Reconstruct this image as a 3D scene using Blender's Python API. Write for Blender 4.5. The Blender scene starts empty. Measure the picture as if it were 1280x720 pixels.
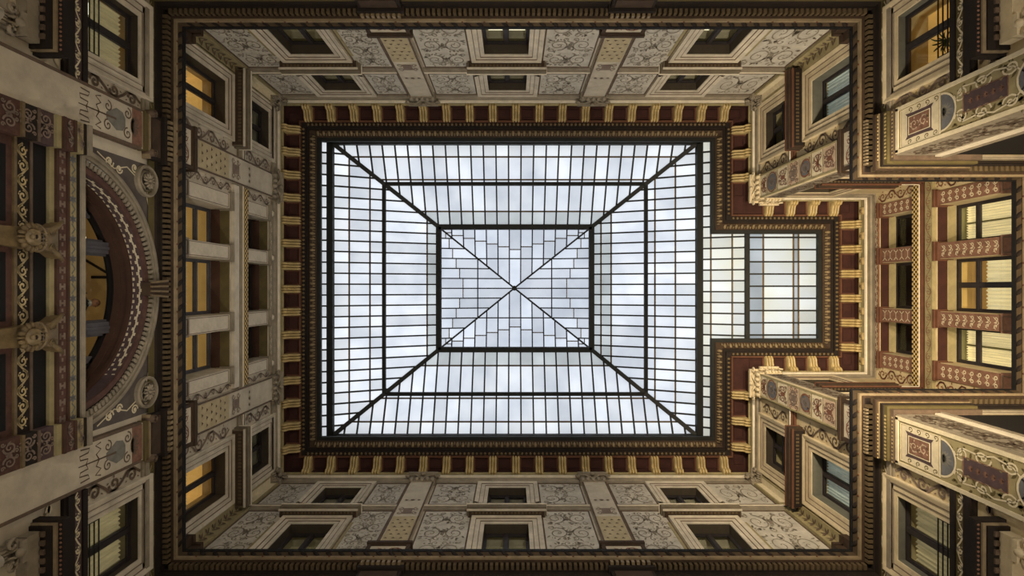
import bpy, math, random
from mathutils import Vector

rnd = random.Random(7)
PI = math.pi
C = bpy.context.scene.collection
SC = bpy.context.scene

# ------------------------------------------------------------------ camera, sky, exposure
# the camera lies on its back in the court, z is the height above its lens
cam_d = bpy.data.cameras.new('camera')
cam = bpy.data.objects.new('camera', cam_d)
C.objects.link(cam)
cam.location = (0, 0, 0)
cam.rotation_euler = (PI, 0, 0)
cam_d.sensor_width = 36.0
cam_d.lens = 36.0 * 700 / 1280
cam_d.shift_x = -1 / 1280
cam_d.shift_y = 1 / 1280
cam_d.clip_end = 200
SC.camera = cam

world = bpy.data.worlds.new('overcast_sky')
SC.world = world
world.use_nodes = True
bg = world.node_tree.nodes['Background']
bg.inputs[0].default_value = (0.90, 0.95, 1.0, 1)
bg.inputs[1].default_value = 1.34

SC.view_settings.view_transform = 'Standard'
SC.view_settings.look = 'None'
SC.view_settings.gamma = 1
SC.view_settings.use_curve_mapping = False
SC.view_settings.exposure = 0.0
SC.cycles.use_denoising = True
SC.cycles.max_bounces = 8
SC.cycles.diffuse_bounces = 5
SC.cycles.sample_clamp_indirect = 6


def lamp(name, loc, power, color, radius=0.2, spot=None, aim=None):
    d = bpy.data.lights.new(name, 'SPOT' if spot else 'POINT')
    d.energy = power
    d.color = color
    d.shadow_soft_size = radius
    if spot:
        d.spot_size = spot
        d.spot_blend = 1.0
    o = bpy.data.objects.new(name, d)
    C.objects.link(o)
    o.location = loc
    if aim:
        o.rotation_euler = (Vector(aim) - Vector(loc)).to_track_quat('-Z', 'Y').to_euler()
    return o


WARM = (1.0, 0.82, 0.56)
SOFT = (1.0, 0.93, 0.82)
# unseen fill lights added low round the court, without fixtures
FILL_LIGHTS = [(-7.9, -4.5, 5.2, 90, SOFT), (-7.9, 4.5, 5.2, 70, SOFT),
            (-2.9, -6.3, 4.9, 110, SOFT), (-2.9, 6.3, 4.9, 100, SOFT),
            (8.1, -4.6, 5.2, 200, SOFT), (8.1, 4.6, 5.2, 200, SOFT)]
for lx, ly, lz, lp, lc in FILL_LIGHTS:
    lamp('fill_light', (lx, ly, lz), lp, lc, 0.22)
# unseen fill spots added for the upper floors; warm ones for the golden bay
FILL_SPOTS = [((-4.2, -6.3, 4.9), 1100, SOFT, 85, (-4.0, 6.9, 18.0)), ((-4.2, 6.3, 4.9), 1800, SOFT, 85, (-4.0, -6.9, 18.0)),
          ((3.2, -6.3, 4.9), 3200, SOFT, 80, (5.0, 6.9, 18.0)), ((3.2, 6.3, 4.9), 4200, SOFT, 80, (4.5, -6.9, 18.0)),
          ((8.2, -4.6, 4.9), 1300, SOFT, 55, (-8.6, 0.8, 18.0)), ((8.2, 4.6, 4.9), 1300, SOFT, 55, (-8.6, -0.8, 18.0)),
          ((2.2, -6.3, 4.9), 12000, WARM, 46, (9.6, 4.6, 18.5)), ((2.2, 6.3, 4.9), 8000, WARM, 46, (9.6, -4.6, 18.5)),
          ((5.5, -1.6, 0.0), 9000, WARM, 44, (12.6, 1.2, 18.0)), ((5.5, 1.6, 0.0), 9000, WARM, 44, (12.6, -0.6, 18.0))]
for fl, fp, fc, fa, fm_ in FILL_SPOTS:
    lamp('fill_spot', fl, fp, fc, 0.25, math.radians(fa), fm_)

# ------------------------------------------------------------------ plan of the court (metres)
L, R, T, B, E = -8.63, 8.87, -6.93, 6.95, 12.95
N0, N1 = -3.40, 3.20           # sides of the bay, upper floors
M0, M1 = -3.10, 2.92           # sides of the bay, below the middle cornice
FLOOR = -1.6


def lin(c):
    return tuple(((v / 255) / 12.92 if v / 255 <= 0.04045 else ((v / 255 + 0.055) / 1.055) ** 2.4) for v in c)


# ------------------------------------------------------------------ materials
def mat(name, rgb, rough=0.8, var=0.18, scale=3.0, bump=0.0, emit=0.0, metal=0.0, rgb2=None, stretch=None, spec=0.3):
    m = bpy.data.materials.new(name)
    m.use_nodes = True
    nt = m.node_tree
    b = nt.nodes['Principled BSDF']
    b.inputs['Roughness'].default_value = rough
    b.inputs['Metallic'].default_value = metal
    b.inputs['Specular IOR Level'].default_value = spec
    base = lin(rgb)
    two = lin(rgb2) if rgb2 else tuple(v * (1 - var) for v in base)
    tc = nt.nodes.new('ShaderNodeTexCoord')
    n1 = nt.nodes.new('ShaderNodeTexNoise')
    n1.inputs['Scale'].default_value = scale
    n1.inputs['Detail'].default_value = 6
    n1.inputs['Roughness'].default_value = 0.65
    src = tc.outputs['Object']
    if stretch:
        mp = nt.nodes.new('ShaderNodeMapping')
        mp.inputs['Scale'].default_value = stretch
        nt.links.new(src, mp.inputs[0])
        src = mp.outputs[0]
    nt.links.new(src, n1.inputs['Vector'])
    rp = nt.nodes.new('ShaderNodeValToRGB')
    rp.color_ramp.elements[0].position = 0.35
    rp.color_ramp.elements[1].position = 0.68
    rp.color_ramp.elements[0].color = (*two, 1)
    rp.color_ramp.elements[1].color = (*base, 1)
    nt.links.new(n1.outputs['Fac'], rp.inputs[0])
    nt.links.new(rp.outputs[0], b.inputs['Base Color'])
    if bump:
        n2 = nt.nodes.new('ShaderNodeTexNoise')
        n2.inputs['Scale'].default_value = scale * 6
        n2.inputs['Detail'].default_value = 4
        nt.links.new(src, n2.inputs['Vector'])
        bp = nt.nodes.new('ShaderNodeBump')
        bp.inputs['Strength'].default_value = bump
        bp.inputs['Distance'].default_value = 0.03
        nt.links.new(n2.outputs['Fac'], bp.inputs['Height'])
        nt.links.new(bp.outputs[0], b.inputs['Normal'])
    if emit:
        nt.links.new(rp.outputs[0], b.inputs['Emission Color'])
        b.inputs['Emission Strength'].default_value = emit
    return m


MT = dict(
    plaster=mat('cream_plaster', (196, 184, 162), var=0.28, scale=1.6, bump=0.15),
    plaster_warm=mat('ochre_plaster', (205, 186, 146), var=0.28, scale=1.6, bump=0.15),
    fresco=mat('fresco_ground', (196, 188, 172), var=0.3, scale=2.4, bump=0.1),
    stone=mat('pale_stone', (206, 194, 172), var=0.3, scale=2.2, bump=0.2),
    stone_w=mat('warm_stone', (214, 196, 160), var=0.28, scale=2.2, bump=0.2),
    stone_d=mat('greyed_stone', (150, 138, 118), var=0.35, scale=2.5, bump=0.2),
    line=mat('pale_moulding', (226, 214, 190), var=0.2, scale=4),
    brown=mat('brown_moulding', (70, 53, 38), var=0.4, scale=3),
    dark=mat('dark_moulding', (38, 28, 21), var=0.4, scale=3),
    black=mat('black_unlit_depth', (20, 17, 16), var=0.3, scale=3),
    red=mat('oxblood_frieze', (66, 36, 29), var=0.35, scale=3),
    redline=mat('brick_red_line', (104, 68, 49), var=0.3, scale=3),
    gold=mat('gilded_stucco', (196, 172, 118), var=0.35, scale=5, rough=0.45, spec=0.5),
    golddim=mat('dull_gilding', (118, 99, 68), var=0.45, scale=5, rough=0.55),
    leafgold=mat('pale_gilding', (138, 119, 88), var=0.45, scale=5, rough=0.5),
    dentil=mat('brown_dentils', (94, 78, 54), var=0.35, scale=4),
    fillet=mat('dull_pale_fillet', (146, 127, 98), var=0.35, scale=4),
    diaper=mat('beige_diaper_ground', (184, 168, 132), var=0.25, scale=4),
    pinkish=mat('pale_pink_ground', (202, 176, 148), var=0.25, scale=5),
    greywash=mat('grey_wash', (124, 120, 110), var=0.3, scale=5),
    cove=mat('dark_gilt_cove', (76, 61, 42), var=0.35, scale=4),
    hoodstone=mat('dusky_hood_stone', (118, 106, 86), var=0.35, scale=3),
    olive=mat('olive_paint', (156, 143, 104), var=0.3, scale=3),
    olive_d=mat('deep_olive_paint', (96, 84, 50), var=0.3, scale=3),
    umber=mat('umber_paint', (104, 86, 70), var=0.35, scale=6),
    fpaint=mat('faded_umber_paint', (108, 99, 86), rgb2=(146, 136, 118), scale=5),
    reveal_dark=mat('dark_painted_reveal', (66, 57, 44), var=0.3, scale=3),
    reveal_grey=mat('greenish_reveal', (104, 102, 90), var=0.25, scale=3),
    winered=mat('dull_wine_red', (92, 64, 54), rgb2=(70, 48, 40), scale=6),
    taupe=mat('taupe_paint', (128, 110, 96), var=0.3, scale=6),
    cream=mat('cream_paint', (214, 200, 168), var=0.2, scale=6),
    rust=mat('rust_red_paint', (128, 84, 66), var=0.3, scale=6),
    rose=mat('faded_red_paint', (134, 98, 80), rgb2=(104, 74, 58), scale=7),
    slate=mat('slate_blue_paint', (104, 104, 106), var=0.3, scale=6),
    spandrel=mat('spandrel_paint', (92, 84, 78), var=0.3, scale=4),
    plum=mat('plum_paint', (84, 66, 66), var=0.3, scale=6),
    wood=mat('dark_window_wood', (50, 44, 44), var=0.3, scale=5, rough=0.5),
    bluewood=mat('bluish_window_wood', (88, 86, 91), var=0.3, scale=5, rough=0.5),
    iron=mat('black_iron', (22, 20, 20), rough=0.5, var=0.2),
    steel=mat('dark_green_steel', (38, 38, 34), rough=0.6, var=0.35, scale=2),
    lap=mat('rusty_putty', (112, 94, 68), rough=0.9, var=0.4, scale=4),
    soffit=mat('brown_soffit', (74, 50, 37), var=0.35, scale=1.5),
    ochre=mat('lit_ochre_room', (176, 136, 78), var=0.2, scale=1.5, emit=0.14),
    amber=mat('lit_amber_room', (222, 184, 108), var=0.25, scale=1.4, emit=0.45),
    yellowroom=mat('lit_yellow_room', (204, 170, 104), var=0.2, scale=1.4, emit=0.28),
    oliveroom=mat('dim_olive_room', (140, 130, 86), var=0.25, scale=1.4, emit=0.30),
    darkroom=mat('unlit_room', (40, 36, 32), var=0.2, scale=1.4),
    curtain_y=mat('yellow_curtain', (210, 192, 148), var=0.35, scale=2.2, emit=0.26, stretch=(6, 6, 0.4)),
    curtain_w=mat('white_curtain', (206, 214, 204), var=0.5, scale=2.2, emit=0.30, stretch=(6, 6, 0.4)),
    curtain_c=mat('cream_curtain', (248, 226, 172), var=0.25, scale=2.2, emit=0.72, stretch=(6, 6, 0.4)),
    curtain_g=mat('grey_curtain', (170, 166, 152), var=0.45, scale=2.2, emit=0.16, stretch=(6, 6, 0.4)),
    glow=mat('white_glow_panel', (255, 244, 214), var=0.05, emit=1.6),
    paving=mat('stone_paving', (150, 142, 128), var=0.3, scale=1.5),
    skin=mat('skin', (186, 128, 98), rough=0.6, var=0.12, scale=20),
    jacket=mat('dark_jacket', (30, 30, 36), rough=0.9, var=0.2, scale=10),
    hair=mat('grey_hair', (150, 132, 112), rough=0.8, var=0.3, scale=40),
    shirt=mat('pale_shirt', (206, 200, 192), var=0.1),
    leafg=mat('palm_green', (74, 96, 44), var=0.4, scale=8),
    pot=mat('terracotta', (150, 84, 54), var=0.3, scale=6),
)


def glass_mat(name):
    m = bpy.data.materials.new(name)
    m.use_nodes = True
    nt = m.node_tree
    out = nt.nodes['Material Output']
    nt.nodes.remove(nt.nodes['Principled BSDF'])
    tr = nt.nodes.new('ShaderNodeBsdfTransparent')
    tr.inputs[0].default_value = (0.9, 0.92, 0.9, 1)
    gl = nt.nodes.new('ShaderNodeBsdfGlossy')
    gl.inputs['Roughness'].default_value = 0.03
    lw = nt.nodes.new('ShaderNodeLayerWeight')
    pw = nt.nodes.new('ShaderNodeMath')
    pw.operation = 'POWER'
    pw.inputs[1].default_value = 4.0
    nt.links.new(lw.outputs['Facing'], pw.inputs[0])
    fr = nt.nodes.new('ShaderNodeMath')
    fr.operation = 'MULTIPLY_ADD'
    fr.inputs[1].default_value = 0.5
    fr.inputs[2].default_value = 0.03
    nt.links.new(pw.outputs[0], fr.inputs[0])
    mx = nt.nodes.new('ShaderNodeMixShader')
    nt.links.new(fr.outputs[0], mx.inputs[0])
    nt.links.new(tr.outputs[0], mx.inputs[1])
    nt.links.new(gl.outputs[0], mx.inputs[2])
    nt.links.new(mx.outputs[0], out.inputs[0])
    return m


def frosted_mat(name, tint, dirt):
    """wired roof glass: lets the sky through as diffuse light, each sheet a little different"""
    m = bpy.data.materials.new(name)
    m.use_nodes = True
    nt = m.node_tree
    out = nt.nodes['Material Output']
    nt.nodes.remove(nt.nodes['Principled BSDF'])
    oi = nt.nodes.new('ShaderNodeObjectInfo')
    tc = nt.nodes.new('ShaderNodeTexCoord')
    nz = nt.nodes.new('ShaderNodeTexNoise')
    nz.inputs['Scale'].default_value = 0.7
    nz.inputs['Detail'].default_value = 5
    ad = nt.nodes.new('ShaderNodeVectorMath')
    ad.operation = 'ADD'
    nt.links.new(tc.outputs['Object'], ad.inputs[0])
    nt.links.new(oi.outputs['Location'], ad.inputs[1])
    nt.links.new(ad.outputs[0], nz.inputs['Vector'])
    r1 = nt.nodes.new('ShaderNodeValToRGB')
    r1.color_ramp.elements[0].color = (*dirt, 1)
    r1.color_ramp.elements[1].color = (*tint, 1)
    r1.color_ramp.elements[0].position = 0.15
    r1.color_ramp.elements[1].position = 0.6
    nt.links.new(nz.outputs['Fac'], r1.inputs[0])
    mr = nt.nodes.new('ShaderNodeMapRange')
    mr.inputs[3].default_value = 0.86
    mr.inputs[4].default_value = 1.0
    nt.links.new(oi.outputs['Random'], mr.inputs[0])
    mul = nt.nodes.new('ShaderNodeVectorMath')
    mul.operation = 'SCALE'
    nt.links.new(r1.outputs[0], mul.inputs[0])
    nt.links.new(mr.outputs[0], mul.inputs['Scale'])
    t = nt.nodes.new('ShaderNodeBsdfTranslucent')
    nt.links.new(mul.outputs[0], t.inputs[0])
    nt.links.new(t.outputs[0], out.inputs[0])
    return m


def checker_mat(name, a, b, s):
    m = mat(name, a)
    nt = m.node_tree
    ch = nt.nodes.new('ShaderNodeTexChecker')
    ch.inputs['Scale'].default_value = s
    ch.inputs[1].default_value = (*lin(a), 1)
    ch.inputs[2].default_value = (*lin(b), 1)
    tc = nt.nodes.new('ShaderNodeTexCoord')
    mp = nt.nodes.new('ShaderNodeMapping')
    mp.inputs['Location'].default_value = (0.013, 0.013, 0.013)
    nt.links.new(tc.outputs['Object'], mp.inputs[0])
    nt.links.new(mp.outputs[0], ch.inputs[0])
    nt.links.new(ch.outputs[0], nt.nodes['Principled BSDF'].inputs['Base Color'])
    return m


MT['glass'] = glass_mat('window_glass')
MT['roofglass'] = frosted_mat('wired_roof_glass', (0.92, 0.92, 0.93), (0.72, 0.74, 0.78))
MT['roofglass_bright'] = frosted_mat('brightened_edge_glass', (0.97, 0.97, 0.97), (0.86, 0.87, 0.89))  # brighter tint paints in the blown-out light at the skylight edge
MT['roofglass_lantern'] = frosted_mat('greyed_lantern_glass', (0.83, 0.84, 0.87), (0.68, 0.70, 0.74))
MT['roofglass_dim'] = frosted_mat('dim_tinted_roof_glass', (0.76, 0.77, 0.77), (0.60, 0.61, 0.60))  # walkway shade near the ring put into the tint; also dimmer bay rows
MT['bayglass'] = frosted_mat('sunlit_tint_bay_glass', (0.97, 0.96, 0.92), (0.94, 0.90, 0.76))  # cream tint puts in the glow of a sunlit building beyond the bay
MT['checker'] = checker_mat('checkered_band', (196, 168, 110), (44, 32, 24), 13.0)

# ------------------------------------------------------------------ mesh helpers
WL = {}          # world location of every object (nothing that has children is rotated)


class MB:
    def __init__(s):
        s.v = []
        s.f = []

    def face(s, pts):
        n = len(s.v)
        s.v += [tuple(p) for p in pts]
        s.f.append(tuple(range(n, n + len(pts))))
        return s

    def box8(s, p):
        """p: 8 points, bottom ring then top ring"""
        n = len(s.v)
        s.v += [tuple(q) for q in p]
        for a in ((0, 3, 2, 1), (4, 5, 6, 7), (0, 1, 5, 4), (1, 2, 6, 5), (2, 3, 7, 6), (3, 0, 4, 7)):
            s.f.append(tuple(n + i for i in a))
        return s

    def box(s, x0, x1, y0, y1, z0, z1):
        return s.box8([(x0, y0, z0), (x1, y0, z0), (x1, y1, z0), (x0, y1, z0),
                       (x0, y0, z1), (x1, y0, z1), (x1, y1, z1), (x0, y1, z1)])

    def wbox(s, w, u0, u1, z0, z1, o0, o1):
        P = w.P
        return s.box8([P(u0, z0, o0), P(u1, z0, o0), P(u1, z0, o1), P(u0, z0, o1),
                       P(u0, z1, o0), P(u1, z1, o0), P(u1, z1, o1), P(u0, z1, o1)])

    def beam(s, a, b, wd, ht, up=(0, 0, 1)):
        a, b = Vector(a), Vector(b)
        d = (b - a).normalized()
        sd = d.cross(Vector(up)).normalized() * wd / 2
        u = sd.cross(d).normalized() * ht / 2
        return s.box8([a - sd - u, a + sd - u, b + sd - u, b - sd - u, a - sd + u, a + sd + u, b + sd + u, b - sd + u])

    def tube(s, pts, radii, n=6, cap=True):
        rings = []
        for i, p in enumerate(pts):
            p = Vector(p)
            d = (Vector(pts[min(i + 1, len(pts) - 1)]) - Vector(pts[max(i - 1, 0)])).normalized()
            ref = Vector((0, 0, 1)) if abs(d.z) < 0.9 else Vector((1, 0, 0))
            a = d.cross(ref).normalized()
            b = d.cross(a)
            r = radii[i] if hasattr(radii, '__len__') else radii
            k = len(s.v)
            s.v += [tuple(p + r * (a * math.cos(2 * PI * j / n) + b * math.sin(2 * PI * j / n))) for j in range(n)]
            rings.append(k)
        for k0, k1 in zip(rings, rings[1:]):
            for j in range(n):
                s.f.append((k0 + j, k0 + (j + 1) % n, k1 + (j + 1) % n, k1 + j))
        if cap:
            s.f.append(tuple(rings[0] + j for j in range(n))[::-1])
            s.f.append(tuple(rings[-1] + j for j in range(n)))
        return s

    def blob(s, c, ax, ay, az, n=6, m=3):
        """ellipsoid around c with half axes as vectors"""
        c, ax, ay, az = Vector(c), Vector(ax), Vector(ay), Vector(az)
        k = len(s.v)
        s.v.append(tuple(c - az))
        for i in range(1, m):
            t = -PI / 2 + PI * i / m
            for j in range(n):
                f = 2 * PI * j / n
                s.v.append(tuple(c + math.cos(t) * (math.cos(f) * ax + math.sin(f) * ay) + math.sin(t) * az))
        s.v.append(tuple(c + az))
        top = len(s.v) - 1
        for j in range(n):
            s.f.append((k, k + 1 + (j + 1) % n, k + 1 + j))
            s.f.append((top, top - n + j, top - n + (j + 1) % n))
        for i in range(m - 2):
            for j in range(n):
                a = k + 1 + i * n
                s.f.append((a + j, a + (j + 1) % n, a + n + (j + 1) % n, a + n + j))
        return s

    def ribbon(s, w, pts, widths, o):
        """flat painted stroke on wall w through (u,z) points, slightly proud"""
        n = len(pts)
        k = len(s.v)
        for i, (u, z) in enumerate(pts):
            a = pts[max(i - 1, 0)]
            b = pts[min(i + 1, n - 1)]
            dx, dz = b[0] - a[0], b[1] - a[1]
            ln = math.hypot(dx, dz) or 1
            hw = (widths[i] if hasattr(widths, '__len__') else widths) / 2
            s.v.append(w.P(u - dz / ln * hw, z + dx / ln * hw, o))
            s.v.append(w.P(u + dz / ln * hw, z - dx / ln * hw, o))
        for i in range(n - 1):
            s.f.append((k + 2 * i, k + 2 * i + 1, k + 2 * i + 3, k + 2 * i + 2))
        return s

    def poly(s, w, pts, o):
        return s.face([w.P(u, z, o) for u, z in pts])


PAINT = ('scroll', 'painted', 'grotesques', 'marks', 'motif', 'leaves', 'stencil', 'shadow_line', 'grid', 'roundels', 'ornament', 'panel_line', 'panel_frame', 'edge_fillet', 'edge_line', 'pale_border', 'lunette_rim', 'frame', 'shell', 'mane', 'eyes')


def obj(name, mb, material, parent=None, smooth=False, **props):
    if parent is not None and any(k in name for k in PAINT) and name not in ('frame', 'hood', 'arch_frame', 'opening_frame'):
        props.setdefault('kind', 'stuff')
    me = bpy.data.meshes.new(name)
    xs = list(zip(*mb.v))
    c = Vector([(min(a) + max(a)) / 2 for a in xs])
    me.from_pydata([(x - c.x, y - c.y, z - c.z) for x, y, z in mb.v], [], mb.f)
    if smooth:
        me.polygons.foreach_set('use_smooth', [True] * len(me.polygons))
    me.materials.append(MT[material] if isinstance(material, str) else material)
    o = bpy.data.objects.new(name, me)
    C.objects.link(o)
    put(o, c, parent)
    for k, v in props.items():
        o[k] = v
    return o


def put(o, loc, parent=None):
    loc = Vector(loc)
    WL[o] = loc
    if parent is not None:
        o.parent = parent
        o.location = loc - WL[parent]
    else:
        o.location = loc


def thing(name, loc, label, cat, group=None, kind=None):
    o = bpy.data.objects.new(name, None)
    o.empty_display_size = 0.1
    C.objects.link(o)
    put(o, loc)
    o['label'] = label
    o['category'] = cat
    if group:
        o['group'] = group
    if kind:
        o['kind'] = kind
    return o


def inst(src, loc, rz, parent):
    o = src.copy()
    C.objects.link(o)
    put(o, loc, parent)
    o.rotation_euler = (0, 0, rz)
    return o


class Wall:
    def __init__(s, axis, plane, sgn):
        s.axis, s.plane, s.sgn = axis, plane, sgn

    def P(s, u, z, o=0.0):
        p = s.plane + s.sgn * o
        return (u, p, z) if s.axis == 'x' else (p, u, z)

    def n(s):
        return Vector((0, s.sgn, 0)) if s.axis == 'x' else Vector((s.sgn, 0, 0))

    def e(s):
        return Vector((1, 0, 0)) if s.axis == 'x' else Vector((0, 1, 0))


WT, WB = Wall('x', T, 1), Wall('x', B, -1)
WLf, WR, WE = Wall('y', L, 1), Wall('y', R, -1), Wall('y', E, -1)
WN0, WN1 = Wall('x', N0, 1), Wall('x', N1, -1)
WM0, WM1 = Wall('x', M0, 1), Wall('x', M1, -1)
THK = 0.7


def wall_mesh(w, u0, u1, z0, z1, holes):
    us = sorted({u0, u1, *[h[0] for h in holes], *[h[1] for h in holes]})
    zs = sorted({z0, z1, *[h[2] for h in holes], *[h[3] for h in holes]})
    mb = MB()

    def solid(i, j):
        if i < 0 or j < 0 or i >= len(us) - 1 or j >= len(zs) - 1:
            return None
        uc, zc = (us[i] + us[i + 1]) / 2, (zs[j] + zs[j + 1]) / 2
        return not any(h[0] < uc < h[1] and h[2] < zc < h[3] for h in holes)
    for i in range(len(us) - 1):
        for j in range(len(zs) - 1):
            if not solid(i, j):
                continue
            a, b, c, d = us[i], us[i + 1], zs[j], zs[j + 1]
            P = w.P
            mb.face([P(a, c), P(b, c), P(b, d), P(a, d)])
            mb.face([P(a, c, -THK), P(a, d, -THK), P(b, d, -THK), P(b, c, -THK)])
            if solid(i - 1, j) is not True:
                mb.face([P(a, c), P(a, d), P(a, d, -THK), P(a, c, -THK)])
            if solid(i + 1, j) is not True:
                mb.face([P(b, c), P(b, d), P(b, d, -THK), P(b, c, -THK)])
            if solid(i, j - 1) is not True:
                mb.face([P(a, c), P(b, c), P(b, c, -THK), P(a, c, -THK)])
            if solid(i, j + 1) is not True:
                mb.face([P(a, d), P(b, d), P(b, d, -THK), P(a, d, -THK)])
    return mb


def ring(o, low=False):
    a, b = (M0, M1) if low else (N0, N1)
    return [(L + o, T + o), (R - o, T + o), (R - o, a + o), (E - o, a + o),
            (E - o, b - o), (R - o, b - o), (R - o, B - o), (L + o, B - o)]


def sweep(prof, low=False):
    mb = MB()
    rows = []
    for o, z in prof:
        k = len(mb.v)
        mb.v += [(x, y, z) for x, y in ring(o, low)]
        rows.append(k)
    for a, b in zip(rows, rows[1:]):
        for j in range(8):
            mb.f.append((a + j, a + (j + 1) % 8, b + (j + 1) % 8, b + j))
    return mb


def along(o, pitch, low=False, inset=0.0):
    """evenly spaced spots (x, y, direction, inward normal) along the ring at offset o"""
    pts = ring(o, low)
    out = []
    for i in range(8):
        a, b = Vector(pts[i]), Vector(pts[(i + 1) % 8])
        d = (b - a)
        ln = d.length
        d.normalize()
        nrm = Vector((-d.y, d.x))
        m = max(1, round((ln - 2 * inset) / pitch))
        st = (ln - 2 * inset) / m
        for k in range(m):
            p = a + d * (inset + st * (k + 0.5))
            out.append((p, d, nrm, i))
    return out


# ------------------------------------------------------------------ painted ornament
def spiral(cx, cz, r, a0, turns, sgn=1, ez=1.0, n=22):
    pts = []
    for i in range(n):
        t = i / (n - 1)
        rr = r * (1 - t) ** 0.85 + 0.02 * r
        a = a0 + sgn * turns * 2 * PI * t
        pts.append((cx + rr * math.cos(a), cz + rr * math.sin(a) * ez))
    return pts


def leaf(mb, w, u, z, ang, ln, wd, o, ez=1.0):
    c, s = math.cos(ang), math.sin(ang)
    pts = []
    for t, h in ((0, 0), (0.3, 0.45), (0.65, 0.4), (1, 0), (0.65, -0.4), (0.3, -0.45)):
        x, y = t * ln, h * wd
        pts.append((u + x * c - y * s, z + (x * s + y * c) * ez))
    mb.poly(w, pts, o)


def arabesque(mb, w, u0, u1, z0, z1, seed, o=0.03, dens=1.0, stroke=1.0):
    """scrolling foliage filling a panel: mirrored volutes on a stem, leaves and buds"""
    rg = random.Random(seed)
    wd, ht = u1 - u0, z1 - z0
    uc = (u0 + u1) / 2
    rows = max(1, round(ht / (wd * 0.85)))
    ez = (ht / rows) / (wd * 0.62)
    st = 0.042 * stroke
    clampu = lambda u: min(max(u, u0 + 0.02), u1 - 0.02)
    clampz = lambda z: min(max(z, z0 + 0.02), z1 - 0.02)
    for k in range(rows):
        zc = z0 + (k + 0.5) * ht / rows
        sg = 1 if k % 2 else -1
        for m in (-1, 1):
            r = wd * 0.21
            cx = uc + m * wd * 0.25
            a0 = (PI / 2 * sg if m > 0 else PI / 2 * sg)
            sp = spiral(cx, zc, r, a0, 1.6, m * sg, ez)
            sp = [(clampu(a), clampz(b)) for a, b in sp]
            mb.ribbon(w, sp, [st * (1.35 - i / 30) for i in range(len(sp))], o)
            # curl off the volute
            c2 = uc + m * wd * 0.40
            s2 = spiral(c2, zc + sg * ht / rows * 0.34, wd * 0.075, -PI / 2 * sg, 1.2, -m * sg, ez, 14)
            s2 = [(clampu(a), clampz(b)) for a, b in s2]
            mb.ribbon(w, s2, st * 0.8, o)
            s3 = spiral(uc + m * wd * 0.09, zc - sg * ht / rows * 0.36, wd * 0.08, PI / 2 * sg, 1.1, -m * sg, ez, 14)
            mb.ribbon(w, [(clampu(a), clampz(b)) for a, b in s3], st * 0.8, o)
            for q in range(int(9 * dens)):
                a = rg.uniform(0, 2 * PI)
                rr = r * rg.uniform(0.85, 1.15)
                uu, zz = cx + rr * math.cos(a), zc + rr * math.sin(a) * ez
                if u0 + 0.08 < uu < u1 - 0.08 and z0 + 0.1 < zz < z1 - 0.1:
                    leaf(mb, w, uu, zz, a + rg.uniform(-0.9, 0.9), rg.uniform(0.06, 0.13) * wd, 0.045 * wd, o + 0.001, 1)
        leaf(mb, w, uc, zc - sg * 0.1 * ez * wd, PI / 2 * sg, 0.22 * wd, 0.09 * wd, o, ez)
        leaf(mb, w, uc, zc, PI / 2 * sg + 0.7, 0.16 * wd, 0.06 * wd, o, ez)
        leaf(mb, w, uc, zc, PI / 2 * sg - 0.7, 0.16 * wd, 0.06 * wd, o, ez)
    for q in range(int(14 * dens * rows)):
        leaf(mb, w, rg.uniform(u0 + 0.06, u1 - 0.16), rg.uniform(z0 + 0.08, z1 - 0.14), rg.uniform(0, PI), rg.uniform(0.05, 0.1), 0.03, o + 0.001)


def palmette(mb, w, u, z, s, o, ang=PI / 2, n=7):
    for k in range(n):
        a = ang + (k - (n - 1) / 2) * 0.36
        leaf(mb, w, u, z, a, s * (1 - 0.10 * abs(k - (n - 1) / 2)), s * 0.2, o)


def rinceau(mb, w, u0, u1, zc, h, o, along_u=True, pitch=None, st=0.03):
    """wave scroll strip, running along u (or along z when along_u is False: then zc is u and u0,u1 are z)"""
    pitch = pitch or h * 1.5
    n = max(1, round((u1 - u0) / pitch))
    p = (u1 - u0) / n

    def sw(pts):
        return pts if along_u else [(b, a) for a, b in pts]
    for k in range(n):
        c = u0 + (k + 0.5) * p
        sg = 1 if k % 2 else -1
        mb.ribbon(w, sw(spiral(c, zc, h * 0.42, PI if sg > 0 else PI, 1.35, -sg, 1, 16)), st, o)
        mb.ribbon(w, sw([(c - p * 0.5, zc), (c - p * 0.25, zc + sg * h * 0.36), (c + p * 0.1, zc + sg * h * 0.40), (c + p * 0.5, zc)]), st, o)
        for a in (0.5, 1.6, 2.6):
            (uu, zz), = sw([(c + p * 0.34 * math.cos(a * sg), zc - sg * h * 0.34 * abs(math.sin(a)))])
            leaf(mb, w, uu, zz, a * 2, h * 0.2, h * 0.1, o + 0.001)


def acanthus(mb, w, u0, u1, z0, z1, o, n=2):
    """symmetrical leafy crest (over windows): big curled leaves leaving a centre palmette"""
    uc, wd, h = (u0 + u1) / 2, u1 - u0, z1 - z0
    palmette(mb, w, uc, z0 + 0.05 * h, h * 0.75, o)
    for m in (-1, 1):
        for k in range(n):
            c = uc + m * wd * (0.17 + 0.30 * k / max(1, n - 0.4))
            sp = spiral(c, z0 + h * (0.5 - 0.1 * k), h * 0.36, PI / 2, 1.3, -m, 1, 18)
            mb.ribbon(w, sp, [h * 0.2 * (1 - 0.6 * i / 18) for i in range(18)], o)
            leaf(mb, w, c + m * wd * 0.05, z0 + h * 0.3, PI / 2 - m * 1.0, h * 0.55, h * 0.24, o)
            leaf(mb, w, c - m * wd * 0.04, z0 + h * 0.15, PI / 2 + m * 0.5, h * 0.45, h * 0.2, o)


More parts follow.
